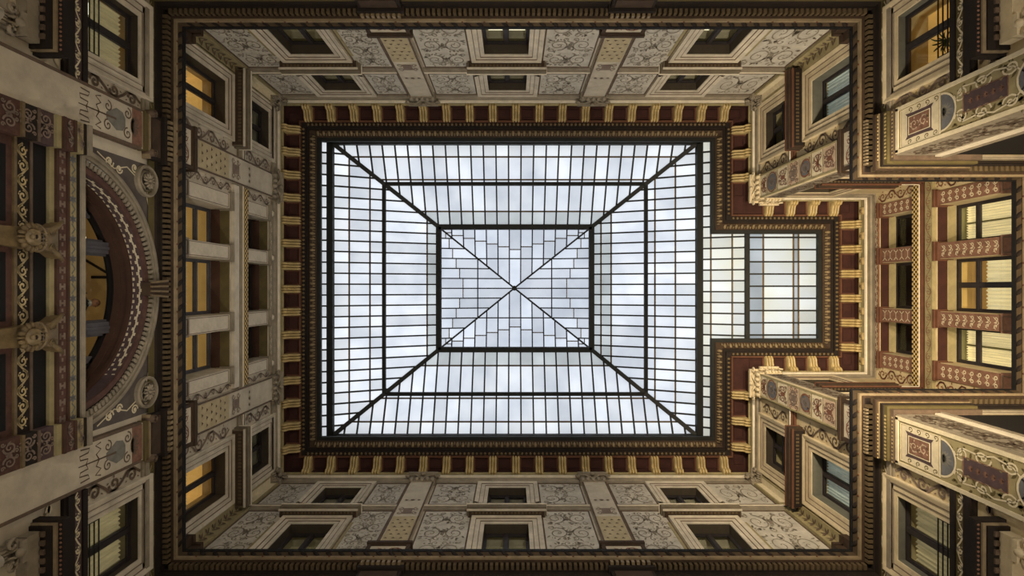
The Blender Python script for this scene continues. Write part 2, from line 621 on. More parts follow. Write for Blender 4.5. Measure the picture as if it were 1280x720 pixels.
def diaper(mb, w, u0, u1, z0, z1, o, pu=0.2, pz=0.24):
    nz = int((z1 - z0) / pz)
    nu = max(1, int((u1 - u0) / pu))
    for j in range(nz):
        for i in range(nu):
            u = u0 + (i + 0.5) * (u1 - u0) / nu + (0.5 * pu * (0.5 if j % 2 else -0.5))
            z = z0 + (j + 0.5) * pz
            mb.poly(w, [(u - 0.055, z - 0.02), (u + 0.055, z - 0.02), (u, z + 0.06)], o)


def ring_poly(mb, w, u, z, r0, r1, o, ez=1.0, n=14):
    for k in range(n):
        a, b = 2 * PI * k / n, 2 * PI * (k + 1) / n
        mb.poly(w, [(u + r0 * math.cos(a), z + r0 * math.sin(a) * ez), (u + r1 * math.cos(a), z + r1 * math.sin(a) * ez),
                    (u + r1 * math.cos(b), z + r1 * math.sin(b) * ez), (u + r0 * math.cos(b), z + r0 * math.sin(b) * ez)], o)


def disc(mb, w, u, z, r, o, ez=1.0, n=14, a0=0, a1=2 * PI):
    mb.poly(w, [(u + r * math.cos(a0 + (a1 - a0) * k / n), z + r * math.sin(a0 + (a1 - a0) * k / n) * ez) for k in range(n + (a1 - a0 < 6))], o)


def rect_frame(mb, w, u0, u1, z0, z1, t, o0, o1):
    mb.wbox(w, u0, u1, z0, z0 + t, o0, o1)
    mb.wbox(w, u0, u1, z1 - t, z1, o0, o1)
    mb.wbox(w, u0, u0 + t, z0 + t, z1 - t, o0, o1)
    mb.wbox(w, u1 - t, u1, z0 + t, z1 - t, o0, o1)


def frame_sweep(mb, w, u0, u1, z0, z1, prof, closed=False):
    """profile [(t outward, o)] mitred round an opening"""
    rows = []
    for t, o in prof:
        k = len(mb.v)
        zb = z0 - t if closed else z0
        mb.v += [w.P(u0 - t, zb, o), w.P(u0 - t, z1 + t, o), w.P(u1 + t, z1 + t, o), w.P(u1 + t, zb, o)]
        rows.append(k)
    for a, b in zip(rows, rows[1:]):
        for j in range(4 if closed else 3):
            mb.f.append((a + j, a + (j + 1) % 4, b + (j + 1) % 4, b + j))


# ------------------------------------------------------------------ walls of the court
WIN_L = {'up': (18.05, 19.80), 'low': (14.35, 16.82), 'base': (11.22, 12.90),
         'up_tb': (18.05, 19.56), 'low_tb': (14.35, 16.55), 'up_r': (18.05, 19.64), 'low_r': (14.35, 16.60)}
TB_U = (-5.90, -0.19, 5.75)
TRI_L = [(-2.43, -1.32), (-0.87, 0.76), (1.25, 2.42)]
TRI_E = [(-2.54, -1.39), (-0.90, 0.68), (1.14, 2.24)]
TOPZ = 21.05


def holes_for(us, w, levels):
    return [(u - w / 2, u + w / 2, *WIN_L[k]) for u in us for k in levels]


STRUCT = dict(kind='structure', category='wall')
hT = holes_for(TB_U, 1.32, ('up_tb', 'low_tb'))
wall_top = obj('wall_far', wall_mesh(WT, L - THK, R, FLOOR, TOPZ, hT), 'plaster',
               label='long cream painted facade along the top of the photo', **STRUCT)
wall_bot = obj('wall_near', wall_mesh(WB, L - THK, R, FLOOR, TOPZ, hT), 'plaster',
               label='long cream painted facade along the bottom of the photo', **STRUCT)
hL = holes_for((-5.58, 5.52), 1.34, ('up', 'low')) + holes_for((-5.55, 5.5), 1.48, ('base',))
hL += [(a, b, 14.35, 17.10) for a, b in TRI_L] + [(a, b, 18.10, 19.75) for a, b in TRI_L]
hL += [(-2.9, 2.9, 11.05, 13.6)]
wall_l = obj('wall_left', wall_mesh(WLf, T, B, FLOOR, TOPZ, hL), 'plaster',
             label='left facade with the big arched window below the middle cornice', **STRUCT)
hR0 = holes_for((-5.5,), 1.32, ('up_r', 'low_r')) + holes_for((-5.53,), 1.5, ('base',))
hR1 = holes_for((5.46,), 1.32, ('up_r', 'low_r')) + holes_for((5.5,), 1.5, ('base',))
wall_r0 = obj('wall_right_upper', wall_mesh(WR, T - THK, N0, FLOOR, TOPZ, hR0), 'plaster_warm',
              label='ochre painted wall right of the skylight, above the bay', **STRUCT)
wall_r1 = obj('wall_right_lower', wall_mesh(WR, N1, B + THK, FLOOR, TOPZ, hR1), 'plaster_warm',
              label='ochre painted wall right of the skylight, below the bay', **STRUCT)
hN = [(9.95, 11.15, 18.05, 19.75), (9.95, 11.15, 14.35, 16.4)]
wall_n0 = obj('wall_bay_upper', wall_mesh(WN0, R, E, 14.0, TOPZ, hN), 'plaster_warm',
              label='narrow side wall of the right hand bay, upper side in the photo', **STRUCT)
wall_n1 = obj('wall_bay_lower', wall_mesh(WN1, R, E, 14.0, TOPZ, hN), 'plaster_warm',
              label='narrow side wall of the right hand bay, lower side in the photo', **STRUCT)
wall_m0 = obj('wall_bay_foot_upper', MB().box(R, E, M0 - 0.9, M0, FLOOR, 13.98), 'plaster_warm',
              label='plain lower wall under the cornice of the right bay, upper side', **STRUCT)
wall_m1 = obj('wall_bay_foot_lower', MB().box(R, E, M1, M1 + 0.9, FLOOR, 13.98), 'plaster_warm',
              label='plain lower wall under the cornice of the right bay, lower side', **STRUCT)
hE = [(a, b, 14.35, 17.10) for a, b in TRI_E] + [(a, b, 18.10, 19.75) for a, b in TRI_E]
wall_e = obj('wall_right', wall_mesh(WE, N0 - THK, N1 + THK, FLOOR, TOPZ, hE), 'plaster_warm',
             label='end wall of the right bay with two rows of three windows', **STRUCT)
obj('floor', MB().box(L - 1, E + 1, T - 1, B + 1, FLOOR - 0.2, FLOOR), 'paving', kind='structure', category='floor',
    label='stone paved floor of the court')
# roof slab round the skylight opening keeps the daylight out of the walls
rf = MB()
for z, flip in ((21.5, 0), (21.75, 1)):
    inn = ring(0.62)
    outp = ring(-3.5)
    k = len(rf.v)
    rf.v += [(x, y, z) for x, y in inn] + [(x, y, z) for x, y in outp]
    for j in range(8):
        q = (k + j, k + (j + 1) % 8, k + 8 + (j + 1) % 8, k + 8 + j)
        rf.f.append(q)
for j in range(8):
    rf.f.append((j, (j + 1) % 8, 16 + (j + 1) % 8, 16 + j))
obj('ceiling', rf, 'stone_d', kind='structure', category='roof', label='flat roof slab framing the skylight opening')

# ------------------------------------------------------------------ upper cornice under the skylight
up = obj('trim_1', sweep([(0.0, 19.95), (0.05, 19.95), (0.05, 20.10), (0.10, 20.14), (0.10, 20.30)]), 'stone_d',
         kind='structure', category='cornice', label='upper cornice of carved bands framing the skylight opening')
obj('light_fillet', sweep([(0.10, 20.30), (0.17, 20.30), (0.17, 20.38), (0.12, 20.40)]), 'line', up, label='pale narrow fillet')
obj('olive_band', sweep([(0.12, 20.40), (0.13, 20.64), (0.17, 20.66), (0.17, 20.70), (0.12, 20.70)]), 'olive', up, label='olive plain band')
obj('frieze', sweep([(0.12, 20.70), (0.12, 21.06), (0.62, 21.06)]), 'red', up, label='oxblood red frieze')
obj('red_fillet', sweep([(0.62, 21.06), (0.62, 20.98), (0.67, 20.98), (0.67, 21.10)]), 'redline', up, label='thin brick red fillet')
obj('corona', sweep([(0.67, 21.10), (0.82, 21.12), (0.82, 21.20), (0.92, 21.20)]), 'dark', up, label='dark brown stepped corona')
obj('leaf_moulding', sweep([(0.92, 21.20), (0.95, 21.17), (1.16, 21.30), (1.16, 21.36)]), 'brown', up)
obj('opening_frame', sweep([(1.16, 21.36), (1.30, 21.36), (1.30, 21.52), (0.62, 21.55)]), 'steel', up, label='dark metal edge of the opening')
obj('curb', sweep([(0.62, 21.5), (0.62, 22.9)]), 'stone_d', up)
bd = MB()
for p, d, n, i in along(0.735, 0.155, inset=0.1):
    bd.blob((p.x, p.y, 21.10), (d.x * 0.055, d.y * 0.055, 0), (n.x * 0.065, n.y * 0.065, 0), (0, 0, 0.05), 6, 3)
obj('bead_row', bd, 'golddim', up, smooth=True, kind='stuff', label='row of small carved beads')
bd = MB()
for p, d, n, i in along(1.05, 0.21, inset=0.1):
    a = Vector((p.x, p.y, 21.185))
    d3, n3 = Vector((d.x, d.y, 0)), Vector((n.x, n.y, 0))
    sl = (n3 + Vector((0, 0, 0.55))).normalized()
    bd.blob(a, d3 * 0.07, sl * 0.12, Vector((0, 0, 0.045)), 6, 3)
    bd.blob(a + d3 * 0.105 + sl * 0.04, d3 * 0.03, sl * 0.08, Vector((0, 0, 0.04)), 5, 3)
obj('leaf_row', bd, 'leafgold', up, smooth=True, kind='stuff', label='row of carved leaves')

# modillions: fluted scroll brackets, one shape copied round the frieze
md = MB()
xs = [-0.15 + 0.30 * i / 18 for i in range(19)]
cv = [(0.015, -0.40), (0.06, -0.42), (0.10, -0.39), (0.11, -0.33), (0.13, -0.27), (0.19, -0.22), (0.28, -0.19), (0.37, -0.17),
      (0.44, -0.16), (0.49, -0.12), (0.48, -0.06), (0.43, -0.04)]
k0 = len(md.v)
for x in xs:
    h = 0.10 * abs(math.sin(3 * PI * (x + 0.15) / 0.30)) ** 0.5
    for q, (y, z) in enumerate(cv):
        a, b = cv[max(q - 1, 0)], cv[min(q + 1, len(cv) - 1)]
        dy, dz = b[0] - a[0], b[1] - a[1]
        ln = math.hypot(dy, dz)
        md.v.append((x, y + dz / ln * h * 0.8, z - dy / ln * h))
m_ = len(cv)
for i in range(18):
    for q in range(m_ - 1):
        md.f.append((k0 + i * m_ + q, k0 + i * m_ + q + 1, k0 + (i + 1) * m_ + q + 1, k0 + (i + 1) * m_ + q))
for i in (0, 18):
    md.f.append(tuple([k0 + i * m_ + q for q in range(m_)] + [len(md.v), len(md.v) + 1]))
    md.v += [(xs[i], 0.43, 0.0), (xs[i], 0.0, 0.0)]
me = bpy.data.meshes.new('modillion')
me.from_pydata(md.v, [], md.f)
me.materials.append(MT['gold'])
plm = MB().box(-0.20, 0.20, 0.0, 0.47, -0.06, -0.0)
plate = bpy.data.meshes.new('bracket_plate')
plate.from_pydata(plm.v, [], plm.f)
plate.materials.append(MT['redline'])


def plate_on(o):
    p_ = bpy.data.objects.new('bracket_plate', plate)
    C.objects.link(p_)
    WL[p_] = WL[o]
    p_.parent = o


cof = MB()
for (a, b, c, d) in ((-0.24, 0.24, 0.07, 0.10), (-0.24, 0.24, 0.40, 0.43), (-0.24, -0.21, 0.10, 0.40), (0.21, 0.24, 0.10, 0.40)):
    cof.box(a, b, c, d, -0.03, 0)
ce = bpy.data.meshes.new('coffer_frame')
ce.from_pydata(cof.v, [], cof.f)
ce.materials.append(MT['red'])
src_m = src_c = None
for p, d, n, i in along(0.13, 0.87, inset=0.42):
    rz = math.atan2(n.y, n.x) - PI / 2
    if src_m is None:
        src_m = bpy.data.objects.new('modillion', me)
        C.objects.link(src_m)
        put(src_m, (p.x, p.y, 21.06), up)
        src_m.rotation_euler = (0, 0, rz)
        plate_on(src_m)
    else:
        plate_on(inst(src_m, (p.x, p.y, 21.06), rz, up))
    q = p + d * 0.435
    if src_c is None:
        src_c = bpy.data.objects.new('coffer_frame', ce)
        C.objects.link(src_c)
        put(src_c, (q.x, q.y, 21.06), up)
        src_c.rotation_euler = (0, 0, rz)
    else:
        inst(src_c, (q.x, q.y, 21.06), rz, up)
# square gilt studs under the brackets, only on the right bay (photo: along the end wall)
for k in range(7):
    y = N0 + 0.55 + k * (N1 - N0 - 1.1) / 6
    s_ = MB().wbox(WE, y - 0.13, y + 0.13, 20.44, 20.66, 0.12, 0.18)
    st_ = obj('stud_block', s_, 'gold', up)
    obj('boss', MB().blob(WE.P(y, 20.55, 0.18), (0.04, 0, 0), (0, 0.07, 0), (0, 0, 0.06)), 'golddim', st_, smooth=True)

# ------------------------------------------------------------------ middle cornice
mc = obj('trim_2', sweep([(0.24, 13.74), (0.29, 13.74), (0.29, 13.77)], True), 'brown', kind='structure', category='cornice',
         label='broad brown middle cornice running round the whole court')
for w, a, b in ((WT, L, R), (WB, L, R), (WLf, T, -4.05), (WLf, 3.95, B), (WR, T, M0), (WR, M1, B), (WM0, R, E), (WM1, R, E)):
    obj('stone_architrave', MB().wbox(w, a, b, 12.98, 13.05, 0, 0.05).wbox(w, a, b, 13.05, 13.18, 0, 0.08), 'stone_d', mc)
obj('painted_band', sweep([(0.03, 13.20), (0.03, 13.44)], True), 'olive_d', mc)
obj('dark_cavetto', sweep([(0.03, 13.44), (0.07, 13.46), (0.07, 13.60), (0.12, 13.60), (0.12, 13.74), (0.24, 13.74)], True), 'dark', mc)
obj('light_fillet', sweep([(0.29, 13.77), (0.345, 13.77), (0.345, 13.85)], True), 'fillet', mc, label='pale fillet with small bosses')
obj('leaf_cove', sweep([(0.345, 13.85), (0.34, 13.88), (0.385, 13.97)], True), 'cove', mc)
obj('top_slab', sweep([(0.385, 13.97), (0.405, 13.97), (0.405, 14.09), (0.0, 14.14)], True), 'black', mc)
dn = MB()
for p, d, n, i in along(0.175, 0.128, True, 0.06):
    d3, n3 = Vector((d.x, d.y, 0)) * 0.036, Vector((n.x, n.y, 0)) * 0.062
    c = Vector((p.x, p.y, 13.60))
    zt = Vector((0, 0, 0.14))
    dn.box8([c - d3 - n3, c + d3 - n3, c + d3 + n3, c - d3 + n3, c - d3 - n3 + zt, c + d3 - n3 + zt, c + d3 + n3 + zt, c - d3 + n3 + zt])
obj('dentil_row', dn, 'dentil', mc, kind='stuff', label='row of small dentils')
lr = MB()
bs = MB()
for p, d, n, i in along(0.365, 0.31, True, 0.1):
    d3, n3 = Vector((d.x, d.y, 0)), Vector((n.x, n.y, 0))
    ax = (d3 * 0.8 + n3 * 0.35 + Vector((0, 0, 0.7))).normalized()
    lr.blob((p.x, p.y, 13.92), ax * 0.11, n3 * 0.02, d3 * 0.06 - Vector((0, 0, 0.03)), 6, 3)
for p, d, n, i in along(0.35, 0.55, True, 0.2):
    bs.blob((p.x, p.y, 13.81), Vector((d.x, d.y, 0)) * 0.028, Vector((0, 0, 0.028)), Vector((n.x, n.y, 0)) * 0.02, 6, 3)
obj('leaf_row', lr, 'dark', mc, smooth=True, kind='stuff', label='row of slanting dark leaves')
obj('boss_row', bs, 'redline', mc, smooth=True, kind='stuff')
for w, a, b in ((WLf, T, -4.2), (WLf, 4.1, B), (WR, T, -4.2), (WR, 4.1, B)):
    m = MB()
    rinceau(m, w, a + 0.1, b - 0.1, 13.32, 0.2, 0.04, True, 0.5, 0.028)
    obj('scroll_band', m, 'cream' if w is WR else 'olive', mc)

# forward breaks of the middle cornice over the lower pilasters
def ressaut(w, u0, u1, corner=None):
    r = thing('cornice_break', w.P((u0 + u1) / 2, 13.0, 0), BREAKS.pop(0), 'cornice', 'forward breaks of the middle cornice')
    m = MB().wbox(w, u0, u1, 13.05, 13.5, 0, 0.16).wbox(w, u0 - 0.05, u1 + 0.05, 13.5, 13.62, 0, 0.24)
    obj('block', m, 'dark', r)
    m = MB()
    for q in range(int((u1 - u0) / 0.128)):
        a = u0 + 0.02 + q * 0.128
        m.wbox(w, a, a + 0.072, 13.60, 13.72, 0.24, 0.31)
    obj('dentil_row', m, 'leafgold', r, kind='stuff')
    obj('fillet', MB().wbox(w, u0 - 0.02, u1 + 0.02, 13.02, 13.06, 0, 0.19), 'fillet', r)
    obj('panel', MB().wbox(w, u0 + 0.08, u1 - 0.08, 13.1, 13.42, 0.15, 0.19), 'brown', r)


BREAKS = ['forward break of the cornice at the top edge, left one', 'forward break of the cornice at the top edge, right one',
          'forward break of the cornice at the bottom edge, left one', 'forward break of the cornice at the bottom edge, right one',
          'forward break of the cornice on the left, above the arched window', 'forward break of the cornice on the left, below the arched window']
for w in (WT, WB):
    ressaut(w, -3.72, -2.68)
    ressaut(w, 2.36, 3.40)
ressaut(WLf, -4.10, -3.05)
ressaut(WLf, 2.95, 4.00)

# ------------------------------------------------------------------ windows
WN = [0]
GROUPS = {}


def window(w, u0, u1, z0, z1, label, group, room='darkroom', curtain=None, recess=0.30, arch=True, hood=None, rails=0,
           mull=True, trans=0.62, fm='wood', stone='stone', glow=(), hd=0.27):
    WN[0] += 1
    uc = (u0 + u1) / 2
    r = thing('window_%d' % WN[0], w.P(uc, z0, -recess), label, 'window', group, 'structure')
    if arch:
        m = MB()
        frame_sweep(m, w, u0, u1, z0, z1, [(-0.012, -recess), (-0.012, 0.03), (0.11, 0.03), (0.12, 0.05), (0.25, 0.05), (0.26, 0.07), (0.36, 0.10), (0.39, 0.10), (0.39, 0.0)])
        a = obj('architrave', m, stone, r)
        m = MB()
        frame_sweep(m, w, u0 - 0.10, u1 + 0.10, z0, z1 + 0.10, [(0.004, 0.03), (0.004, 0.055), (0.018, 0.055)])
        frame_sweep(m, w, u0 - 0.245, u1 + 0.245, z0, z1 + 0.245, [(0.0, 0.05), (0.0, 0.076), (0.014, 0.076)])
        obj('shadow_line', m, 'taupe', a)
        m = MB()
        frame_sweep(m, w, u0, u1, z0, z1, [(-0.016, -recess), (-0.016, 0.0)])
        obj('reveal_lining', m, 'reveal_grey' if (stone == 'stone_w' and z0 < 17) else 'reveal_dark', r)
    if hood:
        hz = hood
        pale = stone == 'stone'
        m = MB().wbox(w, uc - 1.18, uc + 1.18, hz, hz + 0.12, 0, hd - 0.02)
        m.wbox(w, uc - 1.22, uc + 1.22, hz + 0.12, hz + 0.30, 0, hd + 0.03)
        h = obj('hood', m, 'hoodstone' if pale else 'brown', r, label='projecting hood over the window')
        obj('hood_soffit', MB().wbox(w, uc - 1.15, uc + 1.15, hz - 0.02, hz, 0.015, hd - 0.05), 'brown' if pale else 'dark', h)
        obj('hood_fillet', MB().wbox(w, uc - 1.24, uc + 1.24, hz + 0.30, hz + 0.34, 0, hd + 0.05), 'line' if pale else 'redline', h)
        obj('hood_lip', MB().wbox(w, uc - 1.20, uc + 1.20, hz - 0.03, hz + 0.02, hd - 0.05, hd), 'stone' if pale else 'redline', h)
        m = MB()
        for q in range(20):
            a = uc - 1.08 + q * 0.108
            m.wbox(w, a + 0.02, a + 0.085, hz - 0.04, hz - 0.02, hd * 0.5, hd * 0.72)
        obj('hood_dentils', m, 'dentil', h, kind='stuff')
    # timber frame
    o0, o1 = -recess - 0.09, -recess
    t = 0.07
    m = MB()
    rect_frame(m, w, u0, u1, z0, z1, t, o0, o1)
    fr = obj('frame', m, fm, r)
    zt = z0 + (z1 - z0) * trans
    obj('transom', MB().wbox(w, u0 + t, u1 - t, zt - 0.045, zt + 0.045, o0, o1 + 0.01), fm, fr)
    cols = [(u0 + t, u1 - t)]
    if mull:
        obj('mullion', MB().wbox(w, uc - 0.055, uc + 0.055, z0 + t, z1 - t, o0, o1 + 0.02), fm, fr)
        cols = [(u0 + t, uc - 0.055), (uc + 0.055, u1 - t)]
    for a, b in cols:
        for c, d in ((z0 + t, zt - 0.045), (zt + 0.045, z1 - t)):
            obj('pane', MB().wbox(w, a, b, c, d, -recess - 0.055, -recess - 0.045), 'glass', r)
            f = MB()
            rect_frame(f, w, a, b, c, d, 0.028, -recess - 0.075, -recess - 0.01)
            obj('sash', f, fm, fr)
    # the room behind: back wall, ceiling and sides of a shallow window bay
    dp = -recess - 1.1
    m = MB()
    P = w.P
    a, b, c, d = u0 - 0.1, u1 + 0.1, z0 - 0.05, z1 + 0.06
    m.face([P(a, c, dp), P(b, c, dp), P(b, d, dp), P(a, d, dp)])
    m.face([P(a, d, dp), P(b, d, dp), P(b, d, o0), P(a, d, o0)])
    m.face([P(a, c, dp), P(b, c, dp), P(b, c, o0), P(a, c, o0)])
    m.face([P(a, c, dp), P(a, d, dp), P(a, d, o0), P(a, c, o0)])
    m.face([P(b, c, dp), P(b, d, dp), P(b, d, o0), P(b, c, o0)])
    obj('room_interior', m, room, r)
    if curtain:
        cm, zc0, zc1 = curtain
        for a, b in ((u0 + 0.05, uc - 0.03), (uc + 0.03, u1 - 0.05)):
            m = MB()
            n = 26
            for i in range(n + 1):
                u = a + (b - a) * i / n
                oo = -recess - 0.17 + 0.03 * math.sin(i * 1.6) + rnd.uniform(-0.008, 0.008)
                m.v += [P(u, zc0, oo), P(u, zc1, oo)]
            m.f += [(2 * i, 2 * i + 2, 2 * i + 3, 2 * i + 1) for i in range(n)]
            obj('curtain', m, cm, r, smooth=True)
    for (a, b, c, d) in glow:  # added glowing panels; on the long facades they stand for reflections in the glass
        obj('glow_panel', MB().wbox(w, a, b, c, d, -recess - 0.125, -recess - 0.11), 'glow', r, label='glowing patch added behind the glass')
    for q in range(rails):
        z = z0 + 0.12 + q * 0.13
        rr = MB().tube([P(u0 + 0.02, z, -recess + 0.12), P(u1 - 0.02, z, -recess + 0.12)], 0.016, 5)
        if q == rails - 1:
            for k in range(2):
                u = u0 + 0.06 + k * (u1 - u0 - 0.12)
                rr.tube([P(u, z0, -recess + 0.12), P(u, z, -recess + 0.12)], 0.012, 4)
        obj('guard_rail', rr, 'iron', r)
    return r


def tb_name(w):
    return 'top' if w is WT else 'bottom'


SIDE = ('left', 'centre', 'right')
for w in (WT, WB):
    for i, u in enumerate(TB_U):
        nm = tb_name(w)
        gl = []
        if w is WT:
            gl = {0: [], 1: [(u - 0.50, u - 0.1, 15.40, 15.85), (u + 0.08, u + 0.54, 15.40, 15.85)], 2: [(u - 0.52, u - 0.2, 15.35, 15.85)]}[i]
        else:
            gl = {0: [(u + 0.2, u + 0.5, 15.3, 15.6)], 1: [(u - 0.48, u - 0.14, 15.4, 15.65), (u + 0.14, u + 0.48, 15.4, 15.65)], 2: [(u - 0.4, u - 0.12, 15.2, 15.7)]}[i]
        window(w, u - 0.66, u + 0.66, *WIN_L['low_tb'], '%s tall hooded window of the %s facade, next to the middle cornice' % (SIDE[i], nm),
               'tall windows of the long facades', room='oliveroom', curtain=('curtain_y' if (w is WT and i == 0) else 'oliveroom' if w is WT else 'curtain_g', 14.4, 15.9),
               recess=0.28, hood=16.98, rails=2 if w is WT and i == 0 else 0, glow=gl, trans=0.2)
        window(w, u - 0.66, u + 0.66, *WIN_L['up_tb'], '%s small attic window of the %s facade, next to the gilt brackets' % (SIDE[i], nm),
               'small attic windows of the long facades', room='oliveroom' if w is WT else 'darkroom', recess=0.25, rails=3, trans=0.25)

for (w, u, wd, side) in ((WLf, -5.58, 1.34, 'left wall, top corner'), (WLf, 5.52, 1.34, 'left wall, bottom corner'),
                         (WR, -5.5, 1.32, 'right wall, top corner'), (WR, 5.46, 1.32, 'right wall, bottom corner')):
    lf = w is WLf
    window(w, u - wd / 2, u + wd / 2, *WIN_L['low' if lf else 'low_r'],
           ('tall window with amber light on the %s' if lf else 'tall window with pale drawn curtains on the %s') % side,
           'tall corner windows', room='amber' if lf else 'oliveroom', curtain=('curtain_y', 14.4, 15.6) if lf else ('curtain_w', 14.4, 16.6),
           recess=0.30, hood=17.22 if lf else 17.0, trans=0.2, mull=True, hd=0.40, stone='stone' if lf else 'stone_w')
    window(w, u - wd / 2, u + wd / 2, *WIN_L['up' if lf else 'up_r'], 'dark small attic window with iron rails, %s' % side, 'small corner attic windows',
           room='darkroom', recess=0.25, rails=5, trans=0.5, stone='stone' if lf else 'stone_w',
           glow=[(u - 0.1, u + 0.25, 18.9, 18.97)] if lf else ())
for (w, u, wd, side, room, cur) in ((WLf, -5.55, 1.48, 'left edge, top corner', 'yellowroom', 'curtain_y'),
                                    (WLf, 5.5, 1.48, 'left edge, bottom corner', 'oliveroom', 'curtain_y'),
                                    (WR, -5.53, 1.5, 'right edge, top corner', 'amber', None),
                                    (WR, 5.5, 1.5, 'right edge, bottom corner', 'oliveroom', 'curtain_y')):
    what = {('left edge, top corner'): 'window with striped amber curtain and iron rails', 'left edge, bottom corner': 'window with dull yellow curtain and iron rails',
            'right edge, top corner': 'glowing orange window with a plant behind', 'right edge, bottom corner': 'window with pale yellow curtain and iron rails'}[side]
    window(
        w, u - wd / 2, u + wd / 2, *WIN_L['base'], '%s under the middle cornice, %s' % (what, side),
        'windows below the middle cornice', room=room, curtain=(cur, 11.25, 12.75) if cur else None, recess=0.16, rails=4, trans=0.12,
        stone='stone' if w is WLf else 'stone_w', glow=[(u - 0.45, u - 0.2, 11.35, 11.75)] if side == 'left edge, top corner' else ())

POS3 = ('upper', 'middle', 'lower')
for w, tri, nm in ((WLf, TRI_L, 'left wall'), (WE, TRI_E, 'right bay')):
    lf = w is WLf
    for i, (a, b) in enumerate(tri):
        window(w, a, b, 14.35, 17.10, '%s window of the tall row of three on the %s' % (POS3[i], nm), 'tall triple windows',
               room='yellowroom' if lf or i == 1 else 'oliveroom', curtain=('curtain_y', 14.4, 16.1) if lf else ('curtain_c', 14.4, 16.2 if i == 1 else 16.9),
               recess=0.60, arch=False, mull=(i == 1 and not lf), trans=0.72, fm='bluewood' if lf else 'wood', rails=2)
        window(w, a, b, 18.10, 19.75, '%s window of the dark attic row of three on the %s' % (POS3[i], nm), 'dark attic triple windows',
               room='darkroom', recess=0.55, arch=False, mull=False, trans=0.45, fm='wood', rails=2,
               curtain=None if lf else None, glow=() if lf else [(b - 0.5, b - 0.12, 18.3, 18.55)])
for w, nm in ((WN0, 'upper side'), (WN1, 'lower side')):
    window(w, 9.95, 11.15, 18.05, 19.75, 'foreshortened attic window on the %s of the right bay' % nm, 'bay side windows', room='darkroom', recess=0.2, stone='stone_w', rails=2)
    window(w, 9.95, 11.15, 14.35, 16.40, 'foreshortened tall window on the %s of the right bay' % nm, 'bay side windows', room='oliveroom', recess=0.2, stone='stone_w', hood=16.95)

# reveals of the triple windows: painted linings
for w, tri, wl in ((WLf, TRI_L, wall_l), (WE, TRI_E, wall_e)):
    for a, b in tri:
        for z1 in (17.10, 19.75):
            m = MB().wbox(w, a + 0.01, b - 0.01, z1 - 0.025, z1 - 0.005, -0.30, -0.02)
            obj('lintel_lining', m, 'red' if w is WE else 'olive_d', wl)
            obj('lintel_lining', MB().wbox(w, a + 0.01, b - 0.01, z1 - 0.025, z1 - 0.005, -0.58, -0.30), 'olive' if w is WE else 'soffit', wl)

